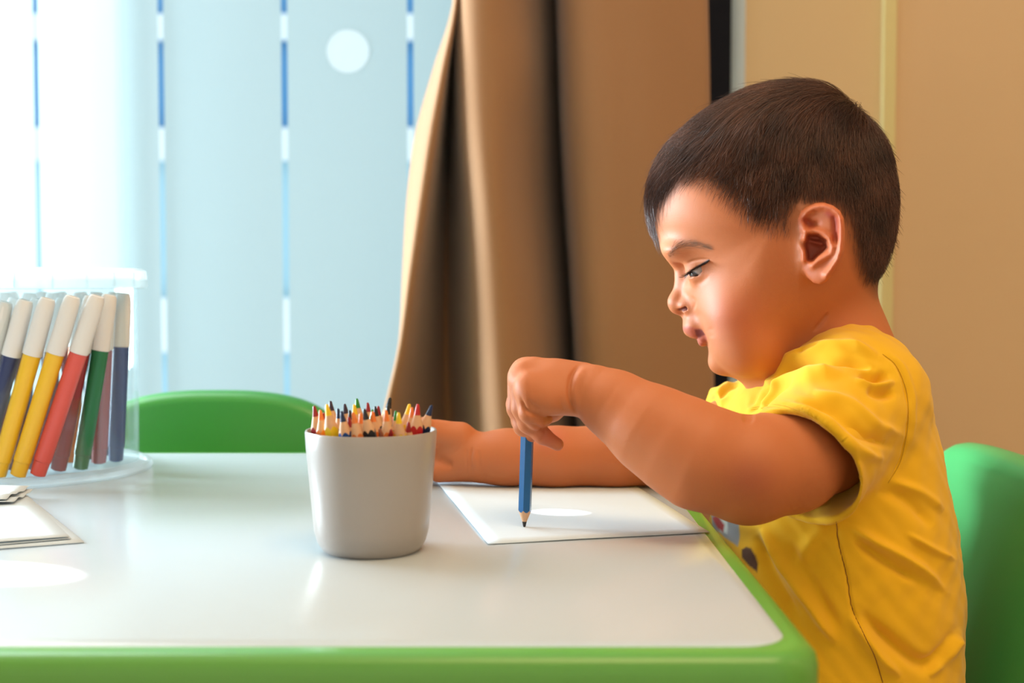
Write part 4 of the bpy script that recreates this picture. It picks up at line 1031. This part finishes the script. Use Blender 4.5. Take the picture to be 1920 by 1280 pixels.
# broad soft undulation
V2 += N2 * (.0009 * np.sin(V2[:, 0] * 95 + V2[:, 2] * 70) * np.sin(V2[:, 1] * 60 + V2[:, 2] * 48 + 1) + .00045 * np.sin(V2[:, 0] * 210 - V2[:, 2] * 160 + 2 * np.sin(V2[:, 2] * 60)) * np.sin(V2[:, 1] * 130 + V2[:, 0] * 90) + .00022 * np.sin(V2[:, 0] * 420 + V2[:, 2] * 350 + 3 * np.sin(V2[:, 1] * 80)))[:, None]
ts = np.tile(np.array((0.80, 0.44, 0.012)), (len(V2), 1))
def paint(sel, mask, col):
    f_ = np.clip(.5 - mask[sel] / 4., 0, 1)[:, None]; ts[sel] = ts[sel] * (1 - f_) + np.array(col) * f_
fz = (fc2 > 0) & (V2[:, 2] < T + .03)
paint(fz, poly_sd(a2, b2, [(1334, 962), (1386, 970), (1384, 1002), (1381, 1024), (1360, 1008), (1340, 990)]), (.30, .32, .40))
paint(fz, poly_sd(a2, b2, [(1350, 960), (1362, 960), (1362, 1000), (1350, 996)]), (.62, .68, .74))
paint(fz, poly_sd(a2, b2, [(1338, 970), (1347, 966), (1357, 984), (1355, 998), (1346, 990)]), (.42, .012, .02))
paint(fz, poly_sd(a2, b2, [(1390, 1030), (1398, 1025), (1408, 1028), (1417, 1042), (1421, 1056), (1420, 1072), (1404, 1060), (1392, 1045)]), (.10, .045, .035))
child_np('shirt', V2, Q2, M['shirt'], ts)
from mathutils.bvhtree import BVHTree
bvh = BVHTree.FromPolygons([tuple(v) for v in V2], [tuple(q) for q in Q2])
def seam(name, pts, r, col, n=200, dashed=0):
    P = catmull(pts, 30); idx = np.linspace(0, len(P) - 1, n).astype(int); out = []
    for a_, b_ in P[idx]:
        t_ = at(a_, b_, 1.0); o0 = Vector((0, 0, ZC)); hit = bvh.ray_cast(o0, (Vector(t_) - o0).normalized())
        if hit[0] is not None: out.append(np.array(hit[0]) + np.array(hit[1] if hit[1].dot(o0 - hit[0]) > 0 else -hit[1]) * r * .8)
    out = np.array(out); k = np.ones(5) / 5; sm_p = out.copy()
    for q in range(3): sm_p[2:-2, q] = np.convolve(out[:, q], k, 'valid')
    if dashed: strands(name, np.stack([np.stack([sm_p[i_], sm_p[i_] * .4 + sm_p[i_ + 1] * .6]) for i_ in range(0, len(sm_p) - 1)]), np.full((len(sm_p) - 1, 2), r), col)
    else: strands(name, sm_p[None], np.full((1, len(sm_p)), r), col)
seam('side_seam', [(1568, 978), (1573, 1020), (1588, 1080), (1598, 1140), (1620, 1190), (1640, 1230), (1655, 1279)], .00035, mat('seam_thread', (.30, .12, .01), .9))
seam('sleeve_seam', [(1655, 664), (1680, 685), (1699, 730), (1703, 780), (1697, 830), (1686, 870), (1665, 905)], .00028, mat('seam_fold', (.62, .34, .01), .9))
st_m = mat('stitch_thread', (.92, .60, .06), .8)
seam('hem_stitch', [(1408, 768), (1455, 763), (1508, 781), (1556, 817), (1592, 864), (1611, 912)], .00022, st_m, 110, 1)
seam('hem_stitch', [(1410, 764), (1457, 758), (1512, 776), (1561, 813), (1597, 861), (1617, 911)], .00022, st_m, 110, 1)
# ------------------------------------------------------------ trousers and shoes below the table
def tr_field(x, y, z):
    ym = YH - np.abs(y - YH); zs = .285
    d = ell(x, ym, z, (.235, YH - .03, zs + .055), (.082, .088, .062))
    d = smin(d, seg(x, ym, z, (.21, YH - .055, zs + .045), (.045, YH - .065, zs + .035), .052, .042), .02)
    d = smin(d, seg(x, ym, z, (.040, YH - .065, zs + .030), (.045, YH - .065, .09), .041, .034), .02)
    return smax(d, .085 - z, .004)
V3, Q3 = mesh_sdf(tr_field, (-.02, .76, .07), (.34, 1.1, .43), .004, 16)
child_np('trousers', V3, Q3, M['trousers'])
def shoe_field(x, y, z, s):
    yc = YH + s * .065
    d = smin(ell(x, y, z, (.01, yc, .032), (.062, .030, .034)), seg(x, y, z, (.045, yc, .04), (.045, yc, .085), .030, .029), .02)
    return smax(d, .001 - z, .003)
for s in (-1, 1):
    V4, Q4 = mesh_sdf(lambda x, y, z: shoe_field(x, y, z, s), (-.07, YH + s * .065 - .045, -.01), (.09, YH + s * .065 + .045, .13), .004, 16)
    child_np('shoe', V4, Q4, M['shoe'])
